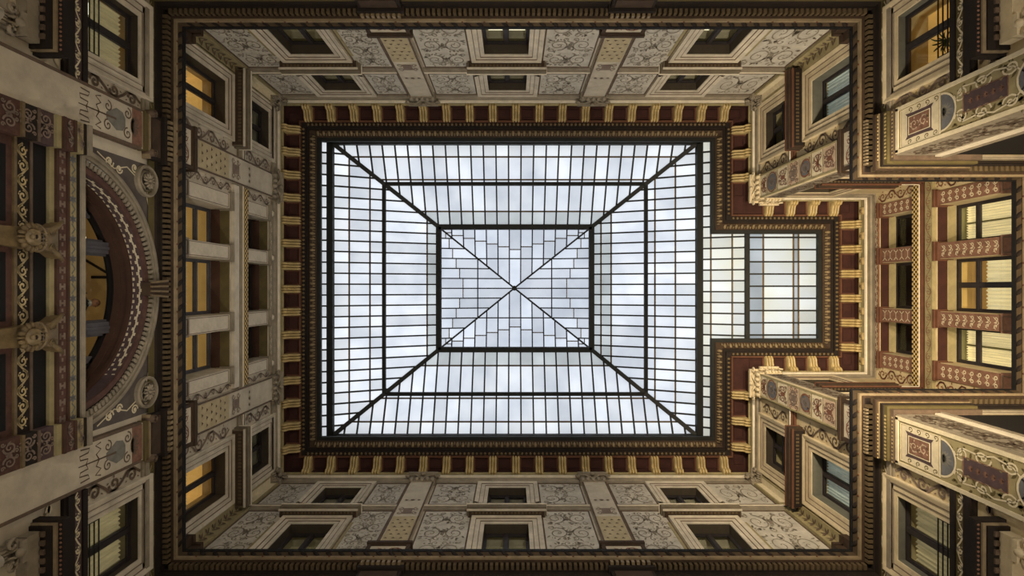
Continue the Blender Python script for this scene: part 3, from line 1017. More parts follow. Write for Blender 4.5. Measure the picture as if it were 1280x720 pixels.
# ------------------------------------------------------------------ piers between the triple windows
PIERS = {'L': [(-2.90, -2.43), (-1.32, -0.87), (0.76, 1.25), (2.42, 2.85)], 'E': [(-2.97, -2.54), (-1.39, -0.90), (0.68, 1.14), (2.24, 2.74)]}
ORD = ('first', 'second', 'third', 'fourth')
for key, w in (('L', WLf), ('E', WE)):
    for lvl, (z0, z1) in enumerate(((14.2, 17.1), (18.05, 19.75))):
        for i, (a, b) in enumerate(PIERS[key]):
            nm = ('plain pale stone' if key == 'L' else 'red patterned') + ' square pier, %s from the top, %s row, %s' % (
                ORD[i], ('tall', 'attic')[lvl], 'left wall' if key == 'L' else 'right bay')
            t = thing('window_pier', w.P((a + b) / 2, z0, 0), nm, 'pier', 'square piers between the triple windows')
            sm = 'stone' if key == 'L' else 'rose'
            obj('shaft', MB().wbox(w, a + 0.01, b - 0.01, z0, z1 - 0.14, -0.4, 0.05), sm, t)
            cp = MB().wbox(w, a - 0.02, b + 0.02, z1 - 0.14, z1, -0.4, 0.09).wbox(w, a - 0.05, b + 0.05, z1 - 0.05, z1 + 0.02, -0.3, 0.13)
            obj('capital', cp, 'stone_d' if key == 'L' else 'redline', t)
            if lvl == 0:
                obj('base', MB().wbox(w, a - 0.03, b + 0.03, z0, z0 + 0.55, -0.4, 0.10), 'stone_d' if key == 'L' else 'rose', t)
                m = MB()
                rect_frame(m, w, a + 0.03, b - 0.03, z0 + 0.07, z0 + 0.5, 0.03, 0.10, 0.115)
                obj('base_frame', m, 'umber', t)
            if key == 'L':
                m = MB()
                rect_frame(m, w, a + 0.03, b - 0.03, z0 + (0.62 if lvl == 0 else 0.1), z1 - 0.2, 0.02, 0.05, 0.056)
                obj('panel_line', m, 'taupe', t)
                if lvl == 1:
                    obj('mask', MB().blob(w.P((a + b) / 2, z1 + 0.09, 0.10), w.e() * 0.12, w.n() * 0.08, (0, 0, 0.09)), 'stone', t, smooth=True)
            else:
                m = MB()
                zz0 = z0 + (0.62 if lvl == 0 else 0.1)
                n = int((z1 - 0.2 - zz0) / 0.235)
                for k in range(n):
                    z = zz0 + (k + 0.5) * (z1 - 0.2 - zz0) / n
                    uc = (a + b) / 2
                    if i in (0, 3):
                        for m_s in (-1, 1):
                            ring_poly(m, w, uc + m_s * 0.105, z, 0.03, 0.06, 0.056, 1, 8)
                            m.ribbon(w, [(uc, z), (uc + m_s * 0.1, z + 0.1)], 0.018, 0.055)
                    elif lvl == 0:
                        for m_s in (-1, 1):
                            m.ribbon(w, spiral(uc + m_s * 0.1, z, 0.07, 0, 1.1, m_s, 1, 9), 0.022, 0.056)
                            m.ribbon(w, [(uc, z - 0.1), (uc + m_s * 0.15, z + 0.08)], 0.014, 0.055)
                        leaf(m, w, uc, z - 0.05, PI / 2, 0.12, 0.04, 0.057)
                    else:
                        m.ribbon(w, [(uc - 0.17, z - 0.1), (uc - 0.1, z - 0.02), (uc - 0.1, z + 0.02), (uc - 0.17, z + 0.1)], 0.022, 0.056)
                        m.ribbon(w, [(uc + 0.17, z - 0.1), (uc + 0.1, z - 0.02), (uc + 0.1, z + 0.02), (uc + 0.17, z + 0.1)], 0.022, 0.056)
                        m.ribbon(w, [(uc - 0.1, z), (uc + 0.1, z)], 0.018, 0.056)
                obj('painted_pattern', m, 'cream', t)

# ------------------------------------------------------------------ string course between the two upper floors
sc = thing('trim_3', (0, 0, 17.6), 'slim string course between the two upper window rows', 'moulding', None, 'structure')
for w, a, b, ms in ((WT, L, R, 'stone_d'), (WB, L, R, 'stone_d'), (WLf, T, B, 'stone_d'), (WR, T, N0, 'redline'), (WR, N1, B, 'redline'),
                    (WN0, R, E, 'redline'), (WN1, R, E, 'redline'), (WE, N0, N1, 'redline')):
    s_ = obj('string_moulding', MB().wbox(w, a, b, 17.50, 17.60, 0, 0.07).wbox(w, a, b, 17.60, 17.68, 0, 0.10), ms, sc)
    obj('fillet', MB().wbox(w, a, b, 17.68, 17.73, 0, 0.12), 'line', s_)
    obj('fascia', MB().wbox(w, a, b, 17.73, 17.92, 0, 0.05), 'brown', s_)
# chequered band over the triple windows
for w, a, b, pr in ((WLf, -3.2, 3.05, 'left'), (WE, N0, N1, 'right')):
    obj('checker_band', MB().wbox(w, a, b, 17.72, 17.98, 0.0, 0.135), 'checker', sc)
    obj('pale_band', MB().wbox(w, a, b, 17.16, 17.46, 0.0, 0.10), 'stone' if w is WLf else 'olive', sc)
    m = MB()
    rinceau(m, w, a + 0.1, b - 0.1, 17.31, 0.24, 0.105, True, 0.4, 0.02)
    if w is WE:
        obj('scroll_band', m, 'rust', sc)

# ------------------------------------------------------------------ pilasters of the upper floors
def capital(w, uc, hw, z, t, mt, o=0.14):
    """composite capital: abacus, two curled volutes, a row of acanthus leaves"""
    c = obj('capital', MB().wbox(w, uc - hw - 0.06, uc + hw + 0.06, z + 0.40, z + 0.50, 0, o + 0.20).wbox(w, uc - hw, uc + hw, z, z + 0.40, 0, o + 0.03), mt, t)
    for m in (-1, 1):
        v = MB()
        pts = []
        for q in range(15):
            a = q / 14 * 2.6 * PI
            r = 0.13 * (1 - q / 17)
            pts.append(w.P(uc + m * (hw + 0.02 - r * math.cos(a) + 0.02), z + 0.28 + r * math.sin(a), o + 0.10 + 0.004 * q))
        pts = [w.P(uc + m * 0.05, z + 0.22, o + 0.06), w.P(uc + m * hw * 0.5, z + 0.36, o + 0.12), w.P(uc + m * (hw - 0.12), z + 0.42, o + 0.11)] + pts[4:]
        v.tube(pts, [0.03, 0.036, 0.038] + [0.036 * (1 - q / 24) for q in range(11)], 5)
        obj('volute', v, mt, c, smooth=True)
    lf = MB()
    for k in range(5):
        u = uc - hw * 0.8 + k * hw * 0.4
        lf.blob(w.P(u, z + 0.12 + 0.03 * (k % 2), o + 0.06), w.e() * hw * 0.18, w.n() * 0.06 + Vector((0, 0, 0.03)), (0, 0, 0.13), 6, 4)
    lf.blob(w.P(uc, z + 0.40, o + 0.16), w.e() * 0.09, w.n() * 0.07, (0, 0, 0.09), 7, 4)
    obj('acanthus_leaves', lf, mt, c, smooth=True)


def pilaster(w, uc, wd, label, style, base_mat='brown'):
    hw = wd / 2
    t = thing('pilaster', w.P(uc, 14.1, 0), label, 'pilaster', 'painted pilasters of the upper floors')
    warm = style == 'warm'
    obj('shaft', MB().wbox(w, uc - hw, uc + hw, 14.6, 19.78, 0, 0.14), 'stone_w' if warm else 'plaster', t)
    m = MB()
    for s in (-1, 1):
        m.wbox(w, uc + s * (hw - 0.02) - 0.025, uc + s * (hw - 0.02) + 0.025, 15.1, 19.72, 0.14, 0.16)
    obj('edge_fillet', m, 'umber' if not warm else 'olive', t)
    # plinth: framed box standing on the middle cornice
    b0 = hw + 0.12
    pl = obj('plinth', MB().wbox(w, uc - b0, uc + b0, 14.05, 14.62, 0, 0.26), 'stone', t)
    m = MB()
    rect_frame(m, w, uc - b0 - 0.02, uc + b0 + 0.02, 14.05, 14.66, 0.10, 0.24, 0.30)
    m.wbox(w, uc - b0 - 0.05, uc + b0 + 0.05, 14.62, 14.74, 0, 0.33)
    obj('plinth_frame', m, base_mat, pl)
    obj('plinth_cap', MB().wbox(w, uc - hw - 0.06, uc + hw + 0.06, 14.74, 14.9, 0, 0.22).wbox(w, uc - hw - 0.03, uc + hw + 0.03, 14.9, 15.02, 0, 0.18), 'dark' if base_mat == 'brown' else 'redline', pl)
    m = MB()
    rinceau(m, w, uc - b0 + 0.12, uc + b0 - 0.12, 14.34, 0.26, 0.27, True, 0.35, 0.03)
    obj('plinth_scroll', m, 'rust', pl)
    if not warm:
        # gilded diaper ground below, plain stone above
        obj('diaper_field', MB().wbox(w, uc - hw + 0.06, uc + hw - 0.06, 15.12, 16.75, 0.14, 0.147), 'diaper', t)
        m = MB()
        diaper(m, w, uc - hw + 0.1, uc + hw - 0.1, 15.16, 16.7, 0.155)
        obj('diaper_marks', m, 'umber', t, kind='stuff')
        m = MB()
        m.poly(w, [(uc - 0.14, 16.95), (uc + 0.14, 16.95), (uc + 0.14, 17.35), (uc - 0.14, 17.35)], 0.155)
        for q in (-1, 1):
            for z in (17.0, 17.3):
                m.ribbon(w, spiral(uc + q * 0.24, z, 0.1, PI / 2, 1.2, q, 1.2, 12), 0.03, 0.155)
        palmette(m, w, uc, 17.98, 0.16, 0.155, PI / 2, 5)
        palmette(m, w, uc - 0.2, 17.98, 0.13, 0.155, PI / 2, 5)
        palmette(m, w, uc + 0.2, 17.98, 0.13, 0.155, PI / 2, 5)
        obj('painted_motif', m, 'taupe', t)
    else:
        # compartments of painted grotesques: lozenge, shell, roundel, tablet
        zs = [15.12, 15.75, 16.35, 17.05, 17.75, 18.45, 19.25, 19.7]
        g = MB()
        for z in zs:
            g.ribbon(w, [(uc - hw + 0.06, z), (uc + hw - 0.06, z)], 0.022, 0.15)
        for k, gm_ in ((0, 'pinkish'), (1, 'cream'), (2, 'diaper'), (3, 'pinkish'), (4, 'cream'), (5, 'diaper'), (6, 'cream')):
            obj('painted_ground', MB().wbox(w, uc - hw + 0.07, uc + hw - 0.07, zs[k] + 0.02, zs[k + 1] - 0.02, 0.14, 0.145), gm_, t)
        red, blue, tp = MB(), MB(), MB()
        for k in range(7):
            arabesque(tp if k % 2 else red, w, uc - hw + 0.09, uc + hw - 0.09, zs[k] + 0.03, zs[k + 1] - 0.03, 70 + k, 0.15, 0.8, 0.8)
        for k in range(7):
            a, b = zs[k], zs[k + 1]
            zc, hh = (a + b) / 2, (b - a) / 2
            if k in (1, 6):
                for s in (-1, 1):
                    red.ribbon(w, spiral(uc + s * 0.17, zc, 0.14, PI / 2, 1.3, s, 1.2, 14), 0.03, 0.152)
                    red.ribbon(w, spiral(uc + s * 0.15, zc - 0.18, 0.08, PI / 2, 1.1, -s, 1, 10), 0.025, 0.152)
                palmette(red, w, uc, zc - 0.1, 0.24, 0.153)
            elif k in (2, 5):
                disc(blue, w, uc, zc, 0.22 if k == 2 else 0.28, 0.151, 1.25, 16)
                ring_poly(tp, w, uc, zc, 0.10, 0.15, 0.154, 1.25)
                ring_poly(red, w, uc, zc, 0.24 if k == 2 else 0.30, 0.28 if k == 2 else 0.34, 0.152, 1.1)
                palmette(tp, w, uc, zc - 0.06, 0.14, 0.156)
            elif k == 3:
                ring_poly(tp, w, uc, zc, 0.16, 0.21, 0.152, 1.2)
                tp.poly(w, [(uc - 0.1, zc - 0.16), (uc + 0.1, zc - 0.16), (uc + 0.1, zc + 0.16), (uc - 0.1, zc + 0.16)], 0.152)
                for s in (-1, 1):
                    red.ribbon(w, spiral(uc + s * 0.27, zc + 0.15, 0.08, 0, 1.2, s, 1.4, 10), 0.024, 0.152)
                    red.ribbon(w, spiral(uc + s * 0.27, zc - 0.15, 0.08, 0, 1.2, -s, 1.4, 10), 0.024, 0.152)
            else:
                for s in (-1, 1):
                    for s2 in (-1, 1):
                        tp.ribbon(w, spiral(uc + s * 0.16, zc + s2 * hh * 0.45, 0.12, PI / 2 * s2, 1.3, s, 1.1, 13), 0.028, 0.152)
                red.poly(w, [(uc, zc - hh * 0.5), (uc + 0.08, zc), (uc, zc + hh * 0.5), (uc - 0.08, zc)], 0.153)
        obj('painted_grid', g, 'olive_d', t)
        obj('red_grotesques', red, 'rust', t)
        obj('blue_roundels', blue, 'slate', t)
        obj('brown_grotesques', tp, 'taupe', t)
    capital(w, uc, hw + 0.05, 19.74, t, 'stone_d' if not warm else 'stone_w')
    return t


pilaster(WT, -3.22, 0.84, 'cream pilaster of the top facade, left of its centre window', 'cool')
pilaster(WT, 2.86, 0.84, 'cream pilaster of the top facade, right of its centre window', 'cool')
pilaster(WB, -3.22, 0.84, 'cream pilaster of the bottom facade, left of its centre window', 'cool')
pilaster(WB, 2.86, 0.84, 'cream pilaster of the bottom facade, right of its centre window', 'cool')
pilaster(WLf, -3.66, 0.84, 'cream pilaster of the left wall, above the triple windows', 'cool')
pilaster(WLf, 3.52, 0.84, 'cream pilaster of the left wall, below the triple windows', 'cool')
pilaster(WR, -3.60, 0.80, 'colourful painted pilaster at the upper corner of the right bay', 'warm')
pilaster(WR, 3.40, 0.80, 'colourful painted pilaster at the lower corner of the right bay', 'warm')
# side faces of the two corner pilasters, turned into the bay, and narrow pilasters at the ends
for w, nm in ((WN0, 'upper'), (WN1, 'lower')):
    t = thing('pilaster', w.P(9.15, 14.1, 0), 'foreshortened grey side pilaster turned into the bay, %s side' % nm, 'pilaster', 'painted pilasters of the upper floors')
    obj('shaft', MB().wbox(w, R, R + 0.62, 14.5, 19.78, 0.0, 0.20), 'stone_d', t)
    m = MB()
    arabesque(m, w, R + 0.04, R + 0.56, 15.0, 19.6, 5, 0.205, 0.8)
    obj('painted_scroll', m, 'umber', t)
    obj('plinth', MB().wbox(w, R, R + 0.7, 14.05, 14.7, 0, 0.26), 'brown', t)
    capital(w, R + 0.36, 0.28, 19.74, t, 'stone_w', 0.2)
    obj('moulded_jamb', MB().wbox(w, R + 0.66, R + 0.80, 14.1, 19.9, 0, 0.1), 'line', t)
for wa, sa, wb, sb_, nm in ((WT, 1, WLf, 1, 'top left'), (WT, -1, WR, 1, 'top right'), (WB, 1, WLf, -1, 'bottom left'), (WB, -1, WR, -1, 'bottom right')):
    ca = L if sa > 0 else R
    cb = T if sb_ > 0 else B
    t = thing('corner_pilaster', (ca, cb, 14.1), 'narrow olive strip pilaster folded into the %s corner of the upper floors' % nm, 'pilaster', 'corner strip pilasters')
    for w, c0, sg in ((wa, ca, sa), (wb, cb, sb_)):
        a_, b_ = sorted((c0 + sg * 0.01, c0 + sg * 0.36))
        uc = (a_ + b_) / 2
        obj('shaft', MB().wbox(w, a_, b_, 14.05, 19.8, 0.01, 0.10), 'olive', t)
        obj('upper_field', MB().wbox(w, a_ + 0.06, b_ - 0.06, 17.98, 19.7, 0.10, 0.105), 'cream', t)
        m = MB()
        for q in range(7):
            z = 15.2 + q * 0.33
            leaf(m, w, uc - 0.1, z, 0.5, 0.2, 0.08, 0.11)
            leaf(m, w, uc + 0.1, z + 0.1, PI - 0.5, 0.2, 0.08, 0.11)
        obj('painted_leaves', m, 'umber', t)
        a_, b_ = sorted((c0 + sg * 0.01, c0 + sg * 0.50))
        obj('plinth', MB().wbox(w, a_, b_, 14.05, 14.6, 0.01, 0.26).wbox(w, a_, b_, 14.6, 14.72, 0.01, 0.30), 'brown', t)
        capital(w, uc + sg * 0.06, 0.18, 19.74, t, 'stone_d', 0.1)

# ------------------------------------------------------------------ painted fresco panels on the walls (parts of each wall)
def panel(w, wl, u0, u1, z0, z1, seed, paint='umber', frame='umber', ground='fresco', dens=1.0, stroke=1.0):
    p = obj('fresco_panel', MB().wbox(w, u0, u1, z0, z1, 0.0, 0.018), ground, wl)
    m = MB()
    rect_frame(m, w, u0, u1, z0, z1, 0.035, 0.018, 0.04)
    obj('panel_frame', m, frame, p)
    m = MB()
    arabesque(m, w, u0 + 0.07, u1 - 0.07, z0 + 0.07, z1 - 0.07, seed, 0.026, dens, stroke)
    obj('scrollwork', m, paint, p)


for w, wl in ((WT, wall_top), (WB, wall_bot)):
    sd = 11 if w is WT else 31
    gaps = [(L + 0.36, -5.9 - 1.04), (-5.9 + 1.04, -3.68), (-2.76, -0.19 - 1.04), (-0.19 + 1.04, 2.40), (3.32, 5.75 - 1.04), (5.75 + 1.04, R - 0.36)]
    for i, (a, b) in enumerate(gaps):
        panel(w, wl, a + 0.03, b - 0.03, 14.3, 17.46, sd + i, dens=2.0, paint='fpaint', stroke=0.85)
        panel(w, wl, a + 0.03, b - 0.03, 17.96, 19.9, sd + i + 50, dens=1.4, paint='fpaint', stroke=0.85)
        # narrow olive strips beside the tall windows
    for u in (-5.9 + 1.09, 5.75 - 1.09, 5.75 + 1.09, -5.9 - 1.09):
        obj('olive_strip', MB().wbox(w, u - 0.09, u + 0.09, 14.4, 16.6, 0.018, 0.035), 'olive', wl)

for w, wl, u, sg, pm in ((WLf, wall_l, -5.58, 1, 'taupe'), (WLf, wall_l, 5.52, -1, 'taupe'), (WR, wall_r0, -5.5, 1, 'umber'), (WR, wall_r1, 5.46, -1, 'umber')):
    # painted leafwork on both sides of the corner windows
    for s in (-1, 1):
        a = u + s * 1.04
        b = u + s * 1.48
        a, b = min(a, b), max(a, b)
        m = MB()
        rinceau(m, w, 14.4, 17.0, (a + b) / 2, b - a, 0.02, False, 0.62, 0.055)
        rinceau(m, w, 18.05, 19.8, (a + b) / 2, b - a, 0.02, False, 0.56, 0.05)
        obj('painted_foliage', m, pm, wl)
        if w is WR:
            m = MB()
            for q in range(30):
                z = 14.4 + q * 0.085
                uu = u + s * 0.98
                m.wbox(w, uu - 0.05, uu + 0.05, z, z + 0.05, 0.0, 0.03)
            obj('tooth_border', m, 'rose', wl, kind='stuff')
for w, wl, s0, s1 in ((WLf, wall_l, -3.22, -2.92), (WLf, wall_l, 2.87, 3.08), (WE, wall_e, N0, -3.0), (WE, wall_e, 2.76, N1)):
    for z0, z1 in ((14.3, 17.1), (18.0, 19.8)):
        m = MB()
        rinceau(m, w, z0, z1, (s0 + s1) / 2, s1 - s0, 0.02, False, 0.42, 0.04)
        obj('painted_foliage', m, 'taupe' if w is WLf else 'rust', wl)
for w, wl, tri, pm in ((WLf, wall_l, TRI_L, 'stone_d'), (WE, wall_e, TRI_E, 'rose')):
    # carved strip above the attic triple windows
    a, b = tri[0][0] - 0.4, tri[2][1] + 0.4
    obj('carved_strip', MB().wbox(w, a, b, 19.78, 19.94, 0, 0.05), pm, wl)
    m = MB()
    rinceau(m, w, a, b, 19.86, 0.14, 0.055, True, 0.22, 0.02)
    obj('strip_scroll', m, 'cream', wl)

# ------------------------------------------------------------------ left wall: arched window
AC, AR = 10.70, 2.86


def arc_ring(mb, w, prof, n=48, th0=7.0, ribs=None):
    """profile [(radius, o)] swept round the arch"""
    rows = []
    for r, o in prof:
        k = len(mb.v)
        for i in range(n + 1):
            a = math.radians(th0 + (180 - 2 * th0) * i / n)
            mb.v.append(w.P(-r * math.cos(a) - 0.01, AC + r * math.sin(a), o))
        rows.append(k)
    for a, b in zip(rows, rows[1:]):
        for i in range(n):
            mb.f.append((a + i, a + i + 1, b + i + 1, b + i))


w = WLf
WN[0] += 1
aw = thing('window_%d' % WN[0], w.P(0, 11.05, 0), 'large dark arched window with ochre room behind, left edge of the photo', 'window', None, 'structure')
m = MB()
arc_ring(m, w, [(2.86, 0.0), (2.86, 0.08), (2.80, 0.10), (2.76, 0.10), (2.76, 0.06), (2.70, 0.06), (2.70, 0.09), (2.66, 0.09), (2.66, 0.02)])
av = obj('archivolt', m, 'stone_d', aw, label='greyish moulded archivolt')
m = MB()
arc_ring(m, w, [(2.66, 0.015), (2.52, 0.015)])
obj('dark_ring', m, 'dark', av)
m = MB()
for q in range(64):
    a = math.radians(9 + 162 * (q + 0.5) / 64)
    c, s = math.cos(a), math.sin(a)
    tn, rd = Vector((0, s, c)), Vector((0, -c, s))
    p = Vector(w.P(-2.59 * c, AC + 2.59 * s, 0.02))
    x = Vector((0.05, 0, 0))
    m.box8([p - tn * 0.035 - rd * 0.055, p + tn * 0.035 - rd * 0.055, p + tn * 0.035 + rd * 0.055, p - tn * 0.035 + rd * 0.055,
            p - tn * 0.035 - rd * 0.055 + x, p + tn * 0.035 - rd * 0.055 + x, p + tn * 0.035 + rd * 0.055 + x, p - tn * 0.035 + rd * 0.055 + x])
obj('dentil_ring', m, 'stone_d', av, kind='stuff')
m = MB()
arc_ring(m, w, [(2.52, 0.02), (2.50, 0.04), (2.38, 0.04), (2.38, 0.0)])
obj('red_ring', m, 'winered', av)
m = MB()
arc_ring(m, w, [(2.38, 0.0), (2.38, -0.26)])
obj('patterned_soffit', m, 'plum', aw)
m = MB()
for q in range(52):          # chain of pale blocks round the soffit, a meander
    a0 = math.radians(8 + 164 * q / 52)
    a1 = math.radians(8 + 164 * (q + 0.55) / 52)
    o0, o1 = ((-0.02, -0.09), (-0.07, -0.14))[q % 2]
    for (b0, b1, p0, p1) in ((a0, a1, o0, o1), (a1, math.radians(8 + 164 * (q + 1) / 52), -0.06, -0.10), (a0, a1, -0.19 - 0.03 * (q % 2), -0.24)):
        r = 2.372
        m.face([w.P(-r * math.cos(b0), AC + r * math.sin(b0), p0), w.P(-r * math.cos(b1), AC + r * math.sin(b1), p0),
                w.P(-r * math.cos(b1), AC + r * math.sin(b1), p1), w.P(-r * math.cos(b0), AC + r * math.sin(b0), p1)])
obj('meander_chain', m, 'cream', aw, kind='stuff')
m = MB()
arc_ring(m, w, [(2.38, -0.26), (2.33, -0.26), (2.33, -0.34), (2.36, -0.36), (2.36, -0.50), (2.33, -0.50), (2.33, -0.68)])
obj('brown_soffit', m, 'soffit', aw, label='plain brown inner arch')
m = MB()
arc_ring(m, w, [(2.36, -0.60), (2.36, -0.76), (2.25, -0.76), (2.25, -0.66), (2.33, -0.66)])
afr = obj('arch_frame', m, 'iron', aw)
for u, wd in ((-0.92, 0.36), (0.88, 0.36), (-1.62, 0.14), (1.56, 0.14)):
    zt = AC + math.sqrt(2.28 ** 2 - u * u)
    mm = MB().wbox(w, u - wd / 2, u + wd / 2, 10.9, zt, -0.78, -0.66)
    if wd > 0.2:
        mm.wbox(w, u - wd / 2 + 0.05, u + wd / 2 - 0.05, 10.9, zt, -0.66, -0.60)
        mm.wbox(w, u - 0.03, u + 0.03, 10.9, zt, -0.60, -0.58)
    obj('mullion', mm, 'bluewood', afr)
for a, b in ((-2.14, -1.69), (-1.55, -1.10), (-0.74, 0.70), (1.06, 1.49), (1.63, 2.14)):
    n = 10
    pts = [(a, 10.95), (b, 10.95)] + [(b + (a - b) * i / n, AC + math.sqrt(max(2.27 ** 2 - (b + (a - b) * i / n) ** 2, 0.05))) for i in range(n + 1)]
    mm = MB()
    mm.poly(w, pts, -0.71)
    k = len(mm.v)
    mm.poly(w, pts[::-1], -0.72)
    obj('pane', mm, 'glass', aw)
# spandrels round the arch, up to the cornice
m = MB()
n = 48
k = len(m.v)
for i in range(n + 1):
    a = math.radians(7 + 166 * i / n)
    c, s = math.cos(a), math.sin(a)
    m.v.append(w.P(-2.84 * c, AC + 2.84 * s, 0.005))
    f = min(2.92 / max(abs(c), 1e-6), 2.92 / max(s, 1e-6))
    m.v.append(w.P(-f * c, min(AC + f * s, 13.62), 0.005))
for i in range(n):
    m.f.append((k + 2 * i, k + 2 * i + 2, k + 2 * i + 3, k + 2 * i + 1))
obj('spandrel', m, 'spandrel', wall_l, label='grey painted spandrel with pale scrolls')
m = MB()
for s in (-1, 1):
    for (u, z, r) in ((2.72, 11.95, 0.13), (2.62, 12.25, 0.10), (1.55, 13.32, 0.10), (1.25, 13.46, 0.07), (2.75, 12.75, 0.11), (2.3, 13.3, 0.14), (2.62, 13.15, 0.1), (1.9, 13.38, 0.12)):
        m.ribbon(w, spiral(s * u, z, r, PI / 2, 1.5, s, 1, 16), 0.04, 0.02)
        disc(m, w, s * u, z, r * 0.35, 0.021, 1, 8)
    m.ribbon(w, [(s * 2.85, 11.6), (s * 2.6, 12.1), (s * 2.72, 12.5), (s * 2.4, 13.1), (s * 1.9, 13.25), (s * 1.4, 13.5)], 0.03, 0.019)
obj('spandrel_scrolls', m, 'cream', wall_l)
# keystone
t = thing('keystone', w.P(0, 13.1, 0), 'ribbed brown keystone at the crown of the arched window', 'keystone')
m = MB()
m.box8([w.P(-0.15, 13.02, 0), w.P(0.15, 13.02, 0), w.P(0.15, 13.02, 0.20), w.P(-0.15, 13.02, 0.20), w.P(-0.20, 13.62, 0), w.P(0.20, 13.62, 0), w.P(0.20, 13.62, 0.26), w.P(-0.20, 13.62, 0.26)])
obj('block', m, 'brown', t)
for q in range(4):
    u = -0.15 + q * 0.1
    obj('rib', MB().box8([w.P(u - 0.022, 13.03, 0.2), w.P(u + 0.022, 13.03, 0.2), w.P(u + 0.022, 13.03, 0.235), w.P(u - 0.022, 13.03, 0.235),
                          w.P(u * 1.3 - 0.025, 13.58, 0.25), w.P(u * 1.3 + 0.025, 13.58, 0.25), w.P(u * 1.3 + 0.025, 13.58, 0.29), w.P(u * 1.3 - 0.025, 13.58, 0.29)]), 'golddim', t)
# roundels
for u, nm in ((-2.52, 'upper'), (2.42, 'lower')):
    z = 13.12
    c = Vector(w.P(u, z, 0.06))
    t = thing('roundel', c, 'round pale stucco roundel with a shell, %s side of the arched window' % nm, 'roundel', 'stucco roundels beside the arch')
    m = MB()
    nn = 28
    prof = [(0.37, 0.0), (0.37, 0.03), (0.33, 0.06), (0.285, 0.0), (0.255, 0.0), (0.23, 0.04), (0.20, 0.0), (0.0, 0.0)]
    for r, o in prof:
        for q in range(nn):
            m.v.append(w.P(u + r * math.cos(2 * PI * q / nn), z + r * math.sin(2 * PI * q / nn), o + 0.06 if o else 0.0))
    for a in range(len(prof) - 1):
        for q in range(nn):
            m.f.append((a * nn + q, a * nn + (q + 1) % nn, (a + 1) * nn + (q + 1) % nn, (a + 1) * nn + q))
    obj('rim', m, 'stone_d', t)
    m = MB()
    for q in range(12):
        a = 2 * PI * q / 12
        rd = w.e() * math.cos(a) + Vector((0, 0, math.sin(a)))
        m.blob(c + w.n() * 0.06 + rd * 0.12, rd * 0.085, rd.cross(w.n()) * 0.028, w.n() * 0.04, 6, 3)
    m.blob(c + w.n() * 0.07, w.e() * 0.045, Vector((0, 0, 0.045)), w.n() * 0.05, 8, 4)
    obj('shell', m, 'stone_d', t, smooth=True)

# room behind the arch
m = MB()
P = w.P
a, b, c, d, o0, o1 = -2.6, 2.6, 11.05, 13.55, -0.8, -3.4
m.face([P(a, c, o1), P(b, c, o1), P(b, d, o1), P(a, d, o1)])
m.face([P(a, d, o1), P(b, d, o1), P(b, d, o0), P(a, d, o0)])
m.face([P(a, c, o1), P(a, d, o1), P(a, d, o0), P(a, c, o0)])
m.face([P(b, c, o1), P(b, d, o1), P(b, d, o0), P(b, c, o0)])
obj('room_interior', m, 'ochre', aw)
obj('room_floor', MB().box(L - 3.4, L - 0.82, -2.6, 2.6, 11.25, 11.40), 'stone_d', aw)
mm = MB()
mm.beam((L - 0.85, -0.28, 13.53), (L - 1.55, -0.28, 13.53), 0.07, 0.03)
mm.beam((L - 1.0, -0.28, 13.53), (L - 2.2, -1.0, 13.53), 0.05, 0.03)
obj('ceiling_moulding', mm, 'dark', aw)
for y in (-1.1, 1.0):  # two glowing panels for white patches in the room
    obj('glow_panel', MB().box(L - 1.5, L - 1.35, y - 0.12, y + 0.1, 12.75, 13.1), 'glow', aw, label='bright white patch inside the room')

